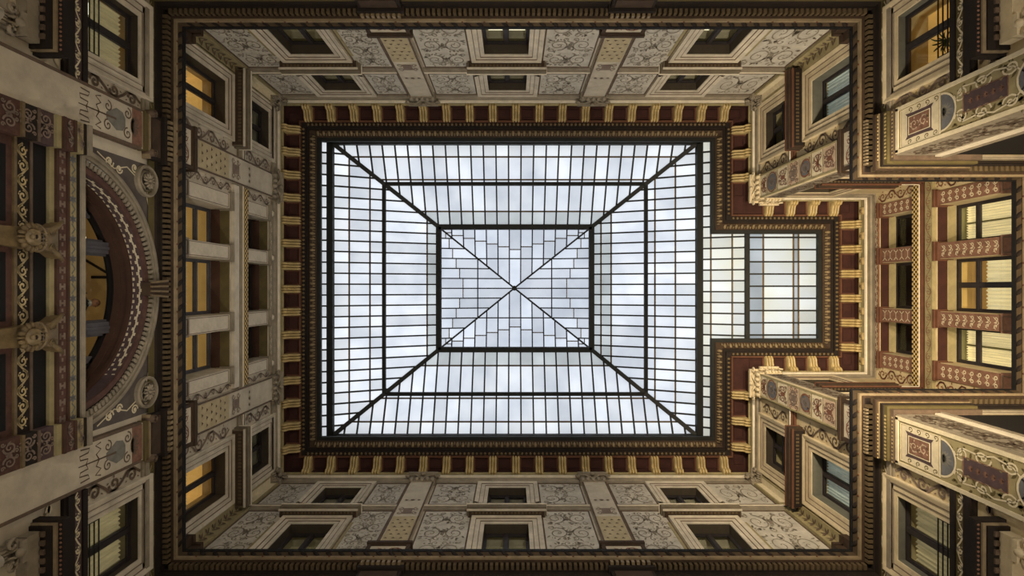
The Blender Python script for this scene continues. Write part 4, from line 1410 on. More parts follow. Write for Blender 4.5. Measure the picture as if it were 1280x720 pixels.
# ------------------------------------------------------------------ person behind the arched window
def person(x, y, z, h=1.78):
    t = thing('person', (x, y, z), 'person with grey hair in a dark jacket standing inside the arched window', 'person')
    s = h / 1.78
    J = {'pelvis': (0, 0, 0.95), 'waist': (0, 0, 1.10), 'chest': (0.02, 0, 1.32), 'base': (0.03, 0, 1.46), 'neck': (0.05, 0, 1.54), 'skull': (0.07, 0, 1.62),
         'sl': (0, 0.19, 1.42), 'el': (-0.02, 0.26, 1.14), 'hl': (0.08, 0.24, 0.92), 'sr': (0, -0.19, 1.42), 'er': (-0.02, -0.26, 1.14), 'hr': (0.08, -0.24, 0.92),
         'pl': (0, 0.10, 0.90), 'kl': (0.02, 0.11, 0.50), 'al': (0, 0.11, 0.09), 'fl': (0.16, 0.12, 0.04), 'pr': (0, -0.10, 0.90), 'kr': (0.02, -0.11, 0.50), 'ar': (0, -0.11, 0.09), 'fr': (0.16, -0.12, 0.04)}
    rad = {'pelvis': 0.15, 'waist': 0.14, 'chest': 0.16, 'base': 0.10, 'neck': 0.06, 'skull': 0.07, 'sl': 0.075, 'sr': 0.075, 'el': 0.05, 'er': 0.05, 'hl': 0.032, 'hr': 0.032,
           'pl': 0.10, 'pr': 0.10, 'kl': 0.062, 'kr': 0.062, 'al': 0.042, 'ar': 0.042, 'fl': 0.035, 'fr': 0.035}
    E_ = [('pelvis', 'waist'), ('waist', 'chest'), ('chest', 'base'), ('base', 'neck'), ('neck', 'skull'), ('chest', 'sl'), ('sl', 'el'), ('el', 'hl'), ('chest', 'sr'), ('sr', 'er'), ('er', 'hr'),
          ('pelvis', 'pl'), ('pl', 'kl'), ('kl', 'al'), ('al', 'fl'), ('pelvis', 'pr'), ('pr', 'kr'), ('kr', 'ar'), ('ar', 'fr')]
    ks = list(J)
    me = bpy.data.meshes.new('body')
    me.from_pydata([tuple(v * s for v in J[k]) for k in ks], [(ks.index(a), ks.index(b)) for a, b in E_], [])
    me.materials.append(MT['jacket'])
    o = bpy.data.objects.new('body', me)
    C.objects.link(o)
    put(o, (x, y, z), t)
    md_ = o.modifiers.new('skin', 'SKIN')
    lay = me.skin_vertices[0] if len(me.skin_vertices) else None
    if lay is None:
        bm_layer = me.attributes
    for i, k in enumerate(ks):
        if lay:
            lay.data[i].radius = (rad[k] * s, rad[k] * s)
            lay.data[i].use_root = (k == 'pelvis')
    sb = o.modifiers.new('sub', 'SUBSURF')
    sb.levels = sb.render_levels = 2
    hc = Vector((x + 0.10, y, z + 1.66 * s))
    hd = MB().blob(hc, (0.098, 0, 0), (0, 0.082, 0), (0, 0, 0.122), 14, 9)
    hd.blob(hc + Vector((0.095, 0, -0.015)), (0.022, 0, 0), (0, 0.014, 0), (0.006, 0, 0.028), 6, 4)
    for q in (-1, 1):
        hd.blob(hc + Vector((0.015, q * 0.09, -0.015)), (0.02, 0, 0), (0, 0.014, 0), (0, 0, 0.034), 6, 4)
    head = obj('head', hd, 'skin', t, smooth=True)
    obj('hair', MB().blob(hc + Vector((-0.02, 0, 0.035)), (0.102, 0, 0), (0, 0.098, 0), (0, 0, 0.105), 12, 7), 'hair', head, smooth=True)
    ey = MB()
    for q in (-1, 1):
        ey.blob(hc + Vector((0.082, q * 0.030, 0.005)), (0.012, 0, 0), (0, 0.014, 0), (0, 0, 0.008), 6, 4)
    ey.blob(hc + Vector((0.084, 0, -0.055)), (0.010, 0, 0), (0, 0.024, 0), (0, 0, 0.006), 6, 4)
    obj('eyes_and_mouth', ey, 'dark', head, smooth=True)
    obj('collar', MB().blob(Vector((x + 0.06, y, z + 1.50 * s)), (0.085, 0, 0), (0, 0.085, 0), (0.01, 0, 0.045), 10, 5), 'shirt', t, smooth=True)
    hn = MB()
    for q in (-1, 1):
        b = Vector((x + 0.085, y + q * 0.24, z + 0.91 * s))
        hn.blob(b + Vector((0.01, 0, -0.05)), (0.018, 0, 0), (0, 0.038, 0), (0, 0, 0.052), 8, 5)
        for f in range(4):
            st = b + Vector((0.012 + 0.0, (f - 1.5) * 0.019, -0.09))
            hn.tube([st, st + Vector((0.008, 0, -0.035)), st + Vector((0.022, 0, -0.06 - 0.008 * (f in (1, 2))))], [0.009, 0.0085, 0.007], 6)
        th = b + Vector((0.02, -q * 0.03, -0.04))
        hn.tube([th, th + Vector((0.018, -q * 0.018, -0.03)), th + Vector((0.03, -q * 0.016, -0.055))], [0.011, 0.010, 0.008], 6)
    obj('hands', hn, 'skin', t, smooth=True)


person(L - 1.22, 0.33, 11.405)

# ------------------------------------------------------------------ lower walls: strings, hoods, pilasters
def lower_side(w, wl, u0, u1, cw, nm, warm):
    """string course under the lower windows, hood and column of the floor below"""
    st = thing('string_course', w.P((u0 + u1) / 2, 10.6, 0), 'leaf painted string course under the window at the ' + nm, 'moulding', 'string courses of the lower walls')
    obj('sill', MB().wbox(w, u0, u1, 11.10, 11.22, 0, 0.12), 'dark', st)
    obj('leaf_band', MB().wbox(w, u0, u1, 10.90, 11.10, 0, 0.08), 'plum' if not warm else 'olive_d', st)
    m = MB()
    rinceau(m, w, u0, u1, 11.0, 0.17, 0.085, True, 0.32, 0.035)
    obj('leaf_scroll', m, 'cream', st)
    obj('torus', MB().wbox(w, u0, u1, 10.74, 10.90, 0, 0.11).wbox(w, u0, u1, 10.68, 10.74, 0, 0.07), 'dark', st)
    m = MB()
    arabesque(m, w, u0 + 0.1, u1 - 0.05, 10.14, 10.66, 12, 0.02, 1.0, 1.2)
    obj('wall_scroll', m, 'cream' if not warm else 'umber', st)
    # crest between window and pilaster
    s = 1 if cw < 0 else -1
    edge = cw + s * 0.74
    far = -4.12 if s > 0 else 4.02
    lo, hi = sorted((edge + s * 0.36, far))
    m = MB()
    rinceau(m, w, 11.25, 12.95, (lo + hi) / 2, hi - lo, 0.02, False, 0.56, 0.06)
    obj('painted_crest', m, 'umber' if not warm else 'taupe', wl)
    # hood of the window below
    h = thing('window_hood', w.P(cw, 9.9, 0), 'dark dentilled window hood below the string course at the ' + nm, 'hood', 'dark hoods over the lowest windows')
    a, b = sorted((cw - s * 1.35, cw + s * 1.30))
    obj('bed', MB().wbox(w, a + 0.12, b - 0.12, 9.72, 9.98, 0, 0.20), 'stone_w' if warm else 'stone_d', h)
    obj('soffit', MB().wbox(w, a + 0.04, b - 0.04, 9.98, 10.06, 0, 0.40), 'dark', h)
    m = MB()
    for q in range(int((b - a - 0.2) / 0.16)):
        m.wbox(w, a + 0.12 + q * 0.16, a + 0.21 + q * 0.16, 9.94, 9.98, 0.22, 0.30)
    obj('dentils', m, 'umber', h, kind='stuff')
    obj('front_fillet', MB().wbox(w, a, b, 10.02, 10.10, 0.0, 0.46), 'fillet', h)
    obj('crown', MB().wbox(w, a - 0.05, b + 0.05, 10.06, 10.22, 0, 0.55), 'dark', h)
    m = MB()
    for q in range(int((b - a) / 0.08)):
        c = Vector(w.P(a + 0.04 + q * 0.08, 10.06, 0.51))
        m.blob(c, w.e() * 0.028, w.n() * 0.03, (0, 0, 0.02), 5, 3)
    obj('bead_row', m, 'rose', h, smooth=True, kind='stuff')
    # column carrying the hood
    cu = cw + s * 1.02
    col = thing('window_column', w.P(cu, 7.5, 0.18), 'slim pale column with carved capital under the hood at the ' + nm, 'column', 'window columns of the lowest floor')
    m = MB()
    m.tube([w.P(cu, 6.5, 0.16), w.P(cu, 8.0, 0.16), w.P(cu, 9.2, 0.16)], [0.14, 0.14, 0.12], 14)
    obj('shaft', m, 'stone', col, smooth=True)
    capital(w, cu, 0.13, 9.12, col, 'stone_d' if not warm else 'stone_w', 0.10)


lower_side(WLf, wall_l, T, -4.10, -5.55, 'top left corner', False)
lower_side(WLf, wall_l, 4.0, B, 5.5, 'bottom left corner', False)
lower_side(WR, wall_r0, T, -4.14, -5.53, 'top right corner', True)
lower_side(WR, wall_r1, 4.0, B, 5.5, 'bottom right corner', True)

for uc, nm in ((-3.64, 'above'), (3.5, 'below')):
    w = WLf
    hw = 0.43
    t = thing('lower_pilaster', w.P(uc, 6, 0), 'plain pale broad pilaster of the left wall, %s the arched window' % nm, 'pilaster', 'broad pilasters below the middle cornice')
    obj('shaft', MB().wbox(w, uc - hw, uc + hw, FLOOR, 12.86, 0, 0.13), 'plaster', t)
    m = MB()
    for s in (-1, 1):
        m.wbox(w, uc + s * hw - 0.03, uc + s * hw + 0.03, FLOOR, 12.8, 0.0, 0.145)
    obj('edge_line', m, 'umber', t)
    m = MB()
    # stencilled tree: stem, forked branches, urn, palmettes
    m.ribbon(w, [(uc, 10.95), (uc, 11.5), (uc, 12.0)], [0.02, 0.03, 0.05], 0.137)
    for s in (-1, 1):
        m.ribbon(w, [(uc, 11.15), (uc + s * 0.1, 11.2), (uc + s * 0.12, 11.0), (uc + s * 0.2, 10.98), (uc + s * 0.22, 11.2), (uc + s * 0.3, 11.24), (uc + s * 0.32, 11.0)], 0.028, 0.137)
        m.ribbon(w, [(uc, 11.5), (uc + s * 0.12, 11.42), (uc + s * 0.2, 11.55), (uc + s * 0.3, 11.4), (uc + s * 0.34, 11.55)], 0.03, 0.137)
        m.ribbon(w, spiral(uc + s * 0.2, 11.75, 0.12, PI, 1.3, s, 1, 14), 0.03, 0.137)
        m.ribbon(w, spiral(uc + s * 0.22, 12.35, 0.13, PI, 1.4, s, 1, 14), 0.035, 0.137)
        m.ribbon(w, spiral(uc + s * 0.12, 12.62, 0.09, 0, 1.2, -s, 1, 12), 0.03, 0.137)
        leaf(m, w, uc + s * 0.05, 12.45, PI / 2 - s * 0.8, 0.26, 0.1, 0.138)
    palmette(m, w, uc, 12.45, 0.3, 0.138)
    obj('stencilled_tree', m, 'umber', t)
    m = MB()
    m.poly(w, [(uc - 0.06, 11.7), (uc + 0.06, 11.7), (uc + 0.24, 12.0), (uc + 0.2, 12.2), (uc + 0.08, 12.28), (uc - 0.08, 12.28), (uc - 0.2, 12.2), (uc - 0.24, 12.0)], 0.135)
    obj('grey_urn', m, 'greywash', t)
    m = MB().wbox(w, uc - hw + 0.03, uc + hw - 0.03, 12.5, 12.84, 0.13, 0.133)
    obj('rose_field', m, 'rose', t)
    cp = obj('capital', MB().wbox(w, uc - hw - 0.03, uc + hw + 0.03, 12.86, 12.92, 0, 0.18).wbox(w, uc - hw, uc + hw, 12.92, 13.06, 0, 0.16), 'olive_d', t)
    for s in (-1, 1):
        v = MB()
        c = Vector(w.P(uc + s * (hw + 0.03), 13.10, 0.0))
        v.tube([c, c + w.n() * 0.26], [0.09, 0.09], 12)
        pts = []
        for q in range(16):
            a = q / 15 * 4 * PI
            r = 0.085 * (1 - q / 17)
            pts.append(w.P(uc + s * (hw + 0.03) + r * math.cos(a), 13.10 + r * math.sin(a), 0.27))
        v.tube(pts, 0.014, 4)
        obj('volute', v, 'umber', cp, smooth=True)

# ornate corner pilasters of the lower right
for uc, nm, w2, s, hw in ((-3.60, 'upper', WM0, -1, 0.50), (3.445, 'lower', WM1, 1, 0.525)):
    w = WR
    t = thing('lower_pilaster', w.P(uc, 6, 0), 'broad yellow pilaster painted with tablets and scrolls, %s right corner' % nm, 'pilaster', 'broad pilasters below the middle cornice')
    obj('shaft', MB().wbox(w, uc - hw, uc + hw, FLOOR, 12.80, 0.0, 0.10), 'olive', t)
    m = MB()
    for q in (-1, 1):
        m.wbox(w, uc + q * (hw - 0.02) - 0.04, uc + q * (hw - 0.02) + 0.04, FLOOR, 12.8, 0.1, 0.125)
    m.wbox(w, uc - hw, uc + hw, 12.72, 12.8, 0.1, 0.125)
    obj('pale_border', m, 'cream', t)
    f = 0.108
    obj('cream_field', MB().wbox(w, uc - 0.40, uc + 0.40, 11.52, 12.62, 0.10, 0.106), 'cream', t)
    m = MB()
    m.poly(w, [(uc - 0.29, 11.66), (uc - 0.22, 11.72), (uc + 0.22, 11.72), (uc + 0.29, 11.66), (uc + 0.27, 11.9), (uc + 0.27, 12.25), (uc + 0.29, 12.5), (uc + 0.22, 12.44), (uc - 0.22, 12.44), (uc - 0.29, 12.5), (uc - 0.27, 12.25), (uc - 0.27, 11.9)], f)
    obj('plum_cartouche', m, 'plum', t)
    m = MB()
    m.poly(w, [(uc - 0.18, 11.78), (uc + 0.18, 11.78), (uc + 0.18, 12.38), (uc - 0.18, 12.38)], f + 0.004)
    obj('red_tablet', m, 'rose', t)
    m = MB()
    rect_frame(m, w, uc - 0.20, uc + 0.20, 11.76, 12.40, 0.015, 0.105, 0.116)
    rect_frame(m, w, uc - 0.42, uc + 0.42, 11.48, 12.66, 0.018, 0.105, 0.114)
    for q in (-1, 1):
        m.ribbon(w, spiral(uc + q * 0.23, 10.95, 0.15, PI / 2, 1.5, q, 1.1, 18), 0.035, f)
        m.ribbon(w, spiral(uc + q * 0.28, 10.45, 0.15, -PI / 2, 1.5, -q, 1.3, 18), 0.035, f)
        m.ribbon(w, spiral(uc + q * 0.30, 9.85, 0.13, PI / 2, 1.5, q, 1.3, 18), 0.035, f)
        m.ribbon(w, [(uc + q * 0.10, 11.1), (uc + q * 0.34, 10.9), (uc + q * 0.30, 10.5), (uc + q * 0.38, 10.2), (uc + q * 0.30, 9.8), (uc + q * 0.1, 9.55)], 0.03, f)
    obj('pale_scrolls', m, 'cream', t)
    m = MB()
    rinceau(m, w, 11.80, 12.36, uc, 0.30, f + 0.007, False, 0.28, 0.02)
    obj('vine_scroll', m, 'pinkish', t)
    m = MB()
    disc(m, w, uc, 11.46, 0.36, f, 1.0, 16, PI, 2 * PI)
    obj('blue_lunette', m, 'slate', t)
    m = MB()
    disc(m, w, uc, 9.35, 0.32, f, 1.1, 18)
    obj('blue_roundel', m, 'slate', t)
    m = MB()
    ring_poly(m, w, uc, 9.35, 0.32, 0.36, f + 0.002, 1.1, 18)
    for q in range(14):
        a = PI + PI * q / 14
        b = PI + PI * (q + 1) / 14
        m.poly(w, [(uc + 0.36 * math.cos(a), 11.46 + 0.36 * math.sin(a)), (uc + 0.40 * math.cos(a), 11.46 + 0.40 * math.sin(a)), (uc + 0.40 * math.cos(b), 11.46 + 0.40 * math.sin(b)), (uc + 0.36 * math.cos(b), 11.46 + 0.36 * math.sin(b))], f + 0.002)
    obj('lunette_rim', m, 'cream', t)
    m = MB()
    palmette(m, w, uc, 11.42, 0.28, f + 0.003, -PI / 2, 9)
    palmette(m, w, uc, 9.2, 0.3, f + 0.003, PI / 2, 7)
    obj('lunette_ornament', m, 'greywash', t)
    m = MB()
    m.poly(w, [(uc - 0.17, 9.92), (uc + 0.17, 9.92), (uc + 0.17, 10.0), (uc + 0.13, 10.04), (uc + 0.17, 10.1), (uc + 0.17, 10.72), (uc + 0.13, 10.78), (uc + 0.17, 10.82), (uc + 0.17, 10.88), (uc - 0.17, 10.88), (uc - 0.17, 10.82), (uc - 0.13, 10.78), (uc - 0.17, 10.72), (uc - 0.17, 10.1), (uc - 0.13, 10.04), (uc - 0.17, 10.0)], f + 0.003)
    obj('plum_tablet', m, 'plum', t)
    m = MB()
    for q in range(5):
        palmette(m, w, uc, 9.98 + q * 0.17, 0.13, f + 0.006, PI / 2, 5)
    rect_frame(m, w, uc - 0.19, uc + 0.19, 9.90, 10.90, 0.014, 0.105, 0.112)
    obj('tablet_ornament', m, 'rose', t)
    # umber leaves between the scrolls
    m = MB()
    rg = random.Random(5)
    for q in range(60):
        u_, z_ = uc + rg.choice((-1, 1)) * rg.uniform(0.2, 0.42), rg.uniform(9.3, 11.3)
        leaf(m, w, u_, z_, rg.uniform(0, PI), rg.uniform(0.08, 0.16), 0.06, f - 0.003)
    for q in (-1, 1):
        for z_ in (11.6, 11.85, 12.1, 12.35):
            m.ribbon(w, spiral(uc + q * 0.35, z_, 0.06, 0, 1.2, q, 1.3, 10), 0.02, f)
    obj('umber_leaves', m, 'olive_d', t)
    # face turned into the bay
    sgn = 1 if s < 0 else -1
    obj('bay_face', MB().wbox(w2, R - 0.10, R + 0.75, FLOOR, 12.8, 0.0, 0.05), 'stone_d', t, label='greyish side face turned into the bay')
    m = MB()
    arabesque(m, w2, R - 0.05, R + 0.7, 9.2, 12.7, 21, 0.06, 1.2)
    obj('bay_scroll', m, 'umber', t)
    obj('pale_jamb', MB().wbox(w2, R + 0.78, R + 0.92, FLOOR, 12.8, 0.0, 0.08), 'line', t)
    # entablature block breaking forward round the corner
    c = obj('corner_capital', MB().wbox(w, uc - hw + 0.02, uc + hw - 0.02, 12.80, 12.84, 0, 0.12), 'umber', t)
    def wrap(name, oo, z0, z1, mt):
        q = MB().wbox(w, uc - hw - (0.02 if s < 0 else 0), uc + hw + (0.02 if s > 0 else 0), z0, z1, 0.0, oo)
        if s < 0:
            q.box(R - oo, R + 1.9, M0, M0 + oo, z0, z1)
        else:
            q.box(R - oo, R + 1.9, M1 - oo, M1, z0, z1)
        obj(name, q, mt, c, kind='stuff')
    wrap('blue_band', 0.14, 12.84, 12.96, 'umber')
    wrap('egg_band', 0.20, 12.97, 13.10, 'olive_d')
    wrap('black_fascia', 0.23, 13.10, 13.18, 'dark')
    wrap('bead_fillet', 0.26, 13.18, 13.23, 'leafgold')
    wrap('brown_fascia', 0.30, 13.23, 13.34, 'brown')
    m = MB()
    for q in range(13):
        u_ = uc - hw + 0.04 + q * 0.085
        leaf(m, w, u_, 12.99, PI / 2, 0.09, 0.06, 0.205)
        m.poly(w, [(u_ - 0.02, 12.85), (u_ + 0.02, 12.85), (u_ + 0.02, 12.9), (u_ - 0.02, 12.9)], 0.146)
        m.blob(w.P(u_, 13.205, 0.262), w.e() * 0.026, w.n() * 0.02, (0, 0, 0.02), 5, 3)
    obj('carved_marks', m, 'gold', c, kind='stuff')
    m = MB()
    for q in range(14):
        a = uc - hw + q * 0.08
        m.wbox(w, a, a + 0.045, 13.58, 13.70, 0.24, 0.30)
    obj('dentils', m, 'fillet', c, kind='stuff')

for w2, wl, nm in ((WM0, wall_m0, 0), (WM1, wall_m1, 1)):
    obj('black_opening_panel', MB().wbox(w2, R + 0.98, E - 0.3, 8.0, 12.86, 0.0, 0.02), 'black', wl, label='black panel for the dark of an unlit opening')  # flat black panel stands in for the unlit depth of an opening
    obj('opening_jamb', MB().wbox(w2, R + 0.94, R + 1.02, 8.0, 12.9, 0.0, 0.10), 'stone_d', wl)

# ------------------------------------------------------------------ left centre: entablature under the arch, lion corbels
w = WLf
en = thing('trim_4', w.P(0, 10.5, 0), 'banded red and gold entablature under the arched window, left edge', 'entablature', None, 'structure')
BANDS = [(10.98, 11.08, 0.16, 'stone_d'), (10.92, 10.98, 0.12, 'dark'), (10.74, 10.92, 0.10, 'olive'), (10.68, 10.74, 0.12, 'soffit'), (10.50, 10.68, 0.09, 'winered'),
         (10.44, 10.50, 0.11, 'soffit'), (10.33, 10.44, 0.06, 'olive'), (9.99, 10.33, 0.0, 'black'), (9.94, 9.99, 0.05, 'umber'), (9.66, 9.94, 0.03, 'dark'), (9.60, 9.66, 0.06, 'golddim'), (8.2, 9.60, 0.02, 'winered')]
nmB = ['sill', 'groove', 'flower_band', 'fillet', 'red_band', 'fillet', 'ochre_band', 'dark_recess', 'fillet', 'scroll_frieze', 'gilt_fillet', 'red_field']
for (z0, z1, o, mt_), nm in zip(BANDS, nmB):
    obj(nm, MB().wbox(w, -3.2, 3.06, z0, z1, -0.05, o + 0.02), mt_, en)
    for a, b in ((-3.22, -2.62), (2.52, 3.08)):
        obj(nm, MB().wbox(w, a, b, z0, z1, 0, o + 0.16), mt_ if mt_ != 'black' else 'plum', en)
m = MB()
for q in range(14):
    u = -2.5 + q * 5.0 / 13
    for k in range(6):
        a = k * PI / 3
        leaf(m, w, u, 10.83, a, 0.09, 0.05, 0.125)
    m.ribbon(w, [(u + 0.09, 10.80), (u + 0.19, 10.88), (u + 0.29, 10.80)], 0.03, 0.124)
obj('painted_flowers', m, 'slate', en)
m = MB()
for q in range(17):
    u = -2.5 + q * 5.0 / 16
    m.wbox(w, u - 0.10, u + 0.02, 10.62, 10.66, 0.11, 0.116)
    m.wbox(w, u - 0.10, u + 0.02, 10.52, 10.56, 0.11, 0.116)
    m.wbox(w, u - 0.06, u - 0.02, 10.56, 10.62, 0.11, 0.116)
    m.wbox(w, u + 0.06, u + 0.13, 10.57, 10.61, 0.11, 0.116)
obj('key_pattern', m, 'taupe', en, kind='stuff')
m = MB()
rinceau(m, w, -2.55, 2.45, 9.80, 0.24, 0.056, True, 0.26, 0.035)
obj('gilt_scrolls', m, 'gold', en)
for a, b in ((-2.45, -1.15), (-0.62, 0.55), (1.1, 2.4)):
    obj('dark_panel', MB().wbox(w, a, b, 8.3, 9.48, 0.04, 0.045), 'black', en)
m = MB()
for uc in (-2.92, 2.8):
    arabesque(m, w, uc - 0.26, uc + 0.24, 9.2, 10.3, 3, 0.20, 0.5, 0.7)
    rinceau(m, w, uc - 0.26, uc + 0.24, 10.83, 0.15, 0.285, True, 0.25, 0.03)
    rinceau(m, w, uc - 0.26, uc + 0.24, 10.59, 0.15, 0.275, True, 0.25, 0.03)
obj('break_scrolls', m, 'taupe', en)

for uc, nm in ((-0.89, 'upper'), (0.83, 'lower')):
    t = thing('lion_corbel', w.P(uc, 9.3, 0), '%s of two gilt lion head corbels at the left edge' % nm, 'corbel', 'lion head corbels')
    m = MB()
    # flaring bracket with two horns at the top
    prof = [(9.0, 0.15, 0.16), (9.45, 0.17, 0.20), (9.75, 0.20, 0.26), (9.95, 0.18, 0.28), (10.15, 0.22, 0.26), (10.36, 0.34, 0.22)]
    for (z0, h0, d0), (z1, h1, d1) in zip(prof, prof[1:]):
        m.box8([w.P(uc - h0, z0, 0), w.P(uc + h0, z0, 0), w.P(uc + h0, z0, d0), w.P(uc - h0, z0, d0), w.P(uc - h1, z1, 0), w.P(uc + h1, z1, 0), w.P(uc + h1, z1, d1), w.P(uc - h1, z1, d1)])
    obj('bracket', m, 'golddim', t)
    m = MB()
    for s in (-1, 1):
        m.tube([w.P(uc + s * 0.14, 10.12, 0.24), w.P(uc + s * 0.26, 10.28, 0.27), w.P(uc + s * 0.36, 10.44, 0.24)], [0.05, 0.055, 0.03], 7)
        pts = []
        for q in range(14):
            a = q / 13 * 3 * PI
            r = 0.085 * (1 - q / 16)
            pts.append(w.P(uc + s * (0.15 + r * math.cos(a)), 10.17 + r * math.sin(a), 0.28))
        m.tube(pts, 0.016, 4)
    obj('horn_scrolls', m, 'golddim', t, smooth=True)
    m = MB()
    for q in range(18):           # collar ring
        a = PI * q / 17
        m.blob(w.P(uc + 0.22 * math.cos(a), 9.80 + 0.20 * math.sin(a), 0.30), (0.035, 0, 0), (0, 0.04, 0), (0, 0, 0.035), 5, 3)
    obj('collar', m, 'leafgold', t, smooth=True)
    h = MB()
    hc = Vector(w.P(uc, 9.68, 0.34))
    h.blob(hc, (0.13, 0, 0), (0, 0.15, 0), (0, 0, 0.17), 12, 8)
    h.blob(hc + Vector((0.11, 0, -0.06)), (0.08, 0, 0), (0, 0.075, 0), (0, 0, 0.06), 8, 6)
    h.blob(hc + Vector((0.10, 0, -0.13)), (0.05, 0, 0), (0, 0.05, 0), (0, 0, 0.03), 8, 5)
    hd = obj('lion_head', h, 'leafgold', t, smooth=True)
    h = MB()
    for q in range(16):
        a = 2 * PI * q / 16
        h.blob(hc + Vector((-0.03, 0.19 * math.cos(a), 0.20 * math.sin(a))), (0.06, 0, 0), (0, 0.055 * abs(math.cos(a)) + 0.03, 0), (0, 0, 0.05 * abs(math.sin(a)) + 0.03), 6, 4)
    obj('mane', h, 'golddim', hd, smooth=True)
    h = MB()
    for s in (-1, 1):
        h.blob(hc + Vector((0.115, s * 0.055, 0.04)), (0.02, 0, 0), (0, 0.024, 0), (0, 0, 0.016), 6, 4)
    h.blob(hc + Vector((0.185, 0, -0.035)), (0.02, 0, 0), (0, 0.03, 0), (0, 0, 0.018), 6, 4)
    h.blob(hc + Vector((0.15, 0, -0.105)), (0.03, 0, 0), (0, 0.045, 0), (0, 0, 0.010), 6, 4)
    obj('eyes_nose_and_mouth', h, 'dark', hd, smooth=True)

# ------------------------------------------------------------------ palm in the glowing window
t = thing('potted_palm', WR.P(-5.32, 11.24, -0.45), 'small green palm inside the glowing orange window, top right', 'plant')
m = MB()
base = Vector(WR.P(-5.32, 11.27, -0.45))
m.tube([base, base + Vector((0, 0, 0.16))], [0.07, 0.1], 10)
obj('stem', MB().tube([base + Vector((0, 0, 0.14)), base + Vector((0.01, 0.02, 0.45)), base + Vector((0, 0, 0.72))], [0.02, 0.016, 0.012], 6), 'leafg', t)
obj('pot', m, 'pot', t, smooth=True)
for q in range(14):
    a = 2 * PI * q / 14 + 0.2
    ln = rnd.uniform(0.22, 0.36)
    m = MB()
    d = Vector((math.cos(a), math.sin(a), 0))
    sd = Vector((-d.y, d.x, 0))
    pts = [base + Vector((0, 0, 0.70)) + d * ln * t_ + Vector((0, 0, 0.42 * t_ - 0.34 * t_ * t_)) for t_ in (0, 0.3, 0.6, 0.85, 1)]
    for i in range(4):
        w0, w1 = (0.012, 0.02, 0.018, 0.012, 0.002)[i], (0.012, 0.02, 0.018, 0.012, 0.002)[i + 1]
        m.face([pts[i] - sd * w0, pts[i] + sd * w0, pts[i + 1] + sd * w1, pts[i + 1] - sd * w1])
    obj('frond', m, 'leafg', t)

# ------------------------------------------------------------------ skylight
X0, X1, Y0, Y1, Z0 = -7.26, 7.42, -5.86, 5.92, 22.40       # eaves
RX0, RX1, RY0, RY1, Z1 = -3.19, 3.39, -2.66, 2.62, 24.24   # ring round the lantern
AP = Vector((0.07, -0.03, 25.3))
tm = 0.475                                                  # height of the middle purlins


def clip(poly, hp):
    out = []
    f = lambda p: hp[0] * p[0] + hp[1] * p[1] + hp[2]
    for i in range(len(poly)):
        a, b = poly[i], poly[(i + 1) % len(poly)]
        fa, fb = f(a), f(b)
        if fa >= 0:
            out.append(a)
        if fa * fb < 0:
            k = fa / (fa - fb)
            out.append((a[0] + k * (b[0] - a[0]), a[1] + k * (b[1] - a[1])))
    return out


def pane_obj(root, pts3, nrm, mt_):
    n = len(pts3)
    m = MB()
    m.v = [tuple(p) for p in pts3] + [tuple(p + nrm * 0.012) for p in pts3]
    m.f = [tuple(range(n))[::-1], tuple(range(n, 2 * n))] + [(i, (i + 1) % n, n + (i + 1) % n, n + i) for i in range(n)]
    obj('glass_pane', m, mt_, root)


def glaze(name, label, A, B_, C_, D_, pitch, rows, mats, start=None, group=None, barw=0.06, laps=True, cat='skylight'):
    A, B_, C_, D_ = map(Vector, (A, B_, C_, D_))
    e = (B_ - A)
    ln = e.length
    e.normalize()
    aD = (D_ - A).dot(e)
    aC = (C_ - A).dot(e)
    v = (D_ - A) - e * aD
    nrm = e.cross(v).normalized()
    if nrm.z < 0:
        nrm = -nrm
    root = thing(name, (A + B_ + C_ + D_) / 4, label, cat, group)
    n = max(1, round(ln / pitch))
    st = ln / n
    if callable(rows):
        rowf = rows
    else:
        rowf = lambda c: rows
    h1 = (1, -aD, 0)
    h2 = (-1, (aC - ln), ln)
    at = lambda a, t_: A + e * a + v * t_
    for c in range(n):
        rw = rowf(c)
        for j in range(len(rw) - 1):
            g = 0.008
            poly = [(c * st + 0.012, rw[j] + g), ((c + 1) * st - 0.012, rw[j] + g), ((c + 1) * st - 0.012, rw[j + 1] - g), (c * st + 0.012, rw[j + 1] - g)]
            poly = clip(clip(poly, h1), h2)
            if len(poly) < 3:
                continue
            ar = abs(sum(poly[i][0] * poly[(i + 1) % len(poly)][1] - poly[(i + 1) % len(poly)][0] * poly[i][1] for i in range(len(poly)))) / 2
            if ar * v.length < 0.012:
                continue
            pane_obj(root, [at(a, t_) for a, t_ in poly], nrm, mats[j] if j < len(mats) else mats[-1])
            if laps and j > 0 and callable(rows):
                a0, a1 = poly[0][0], poly[1][0]
                if a1 - a0 > 0.1:
                    obj('lap_joint', MB().beam(at(a0, rw[j]) - nrm * 0.01, at(a1, rw[j]) - nrm * 0.01, 0.04, 0.02, nrm), 'lap', root)
    for c in range(0, n + 1):
        a = c * st
        t1 = 1.0
        if aD > 1e-6:
            t1 = min(t1, a / aD)
        if aC < ln - 1e-6:
            t1 = min(t1, (ln - a) / (ln - aC))
        if t1 < 0.03:
            continue
        obj('glazing_bar', MB().beam(at(a, 0) - nrm * 0.035, at(a, t1) - nrm * 0.035, barw, 0.07, nrm), 'steel', root)
    if laps and not callable(rows):
        for t_ in rows[1:-1]:
            if abs(t_ - tm) < 0.01:
                continue
            a0, a1 = max(0, aD * t_), min(ln, ln + (aC - ln) * t_)
            obj('lap_joint', MB().beam(at(a0, t_) - nrm * 0.012, at(a1, t_) - nrm * 0.012, 0.065, 0.02, nrm), 'lap', root)
    return root


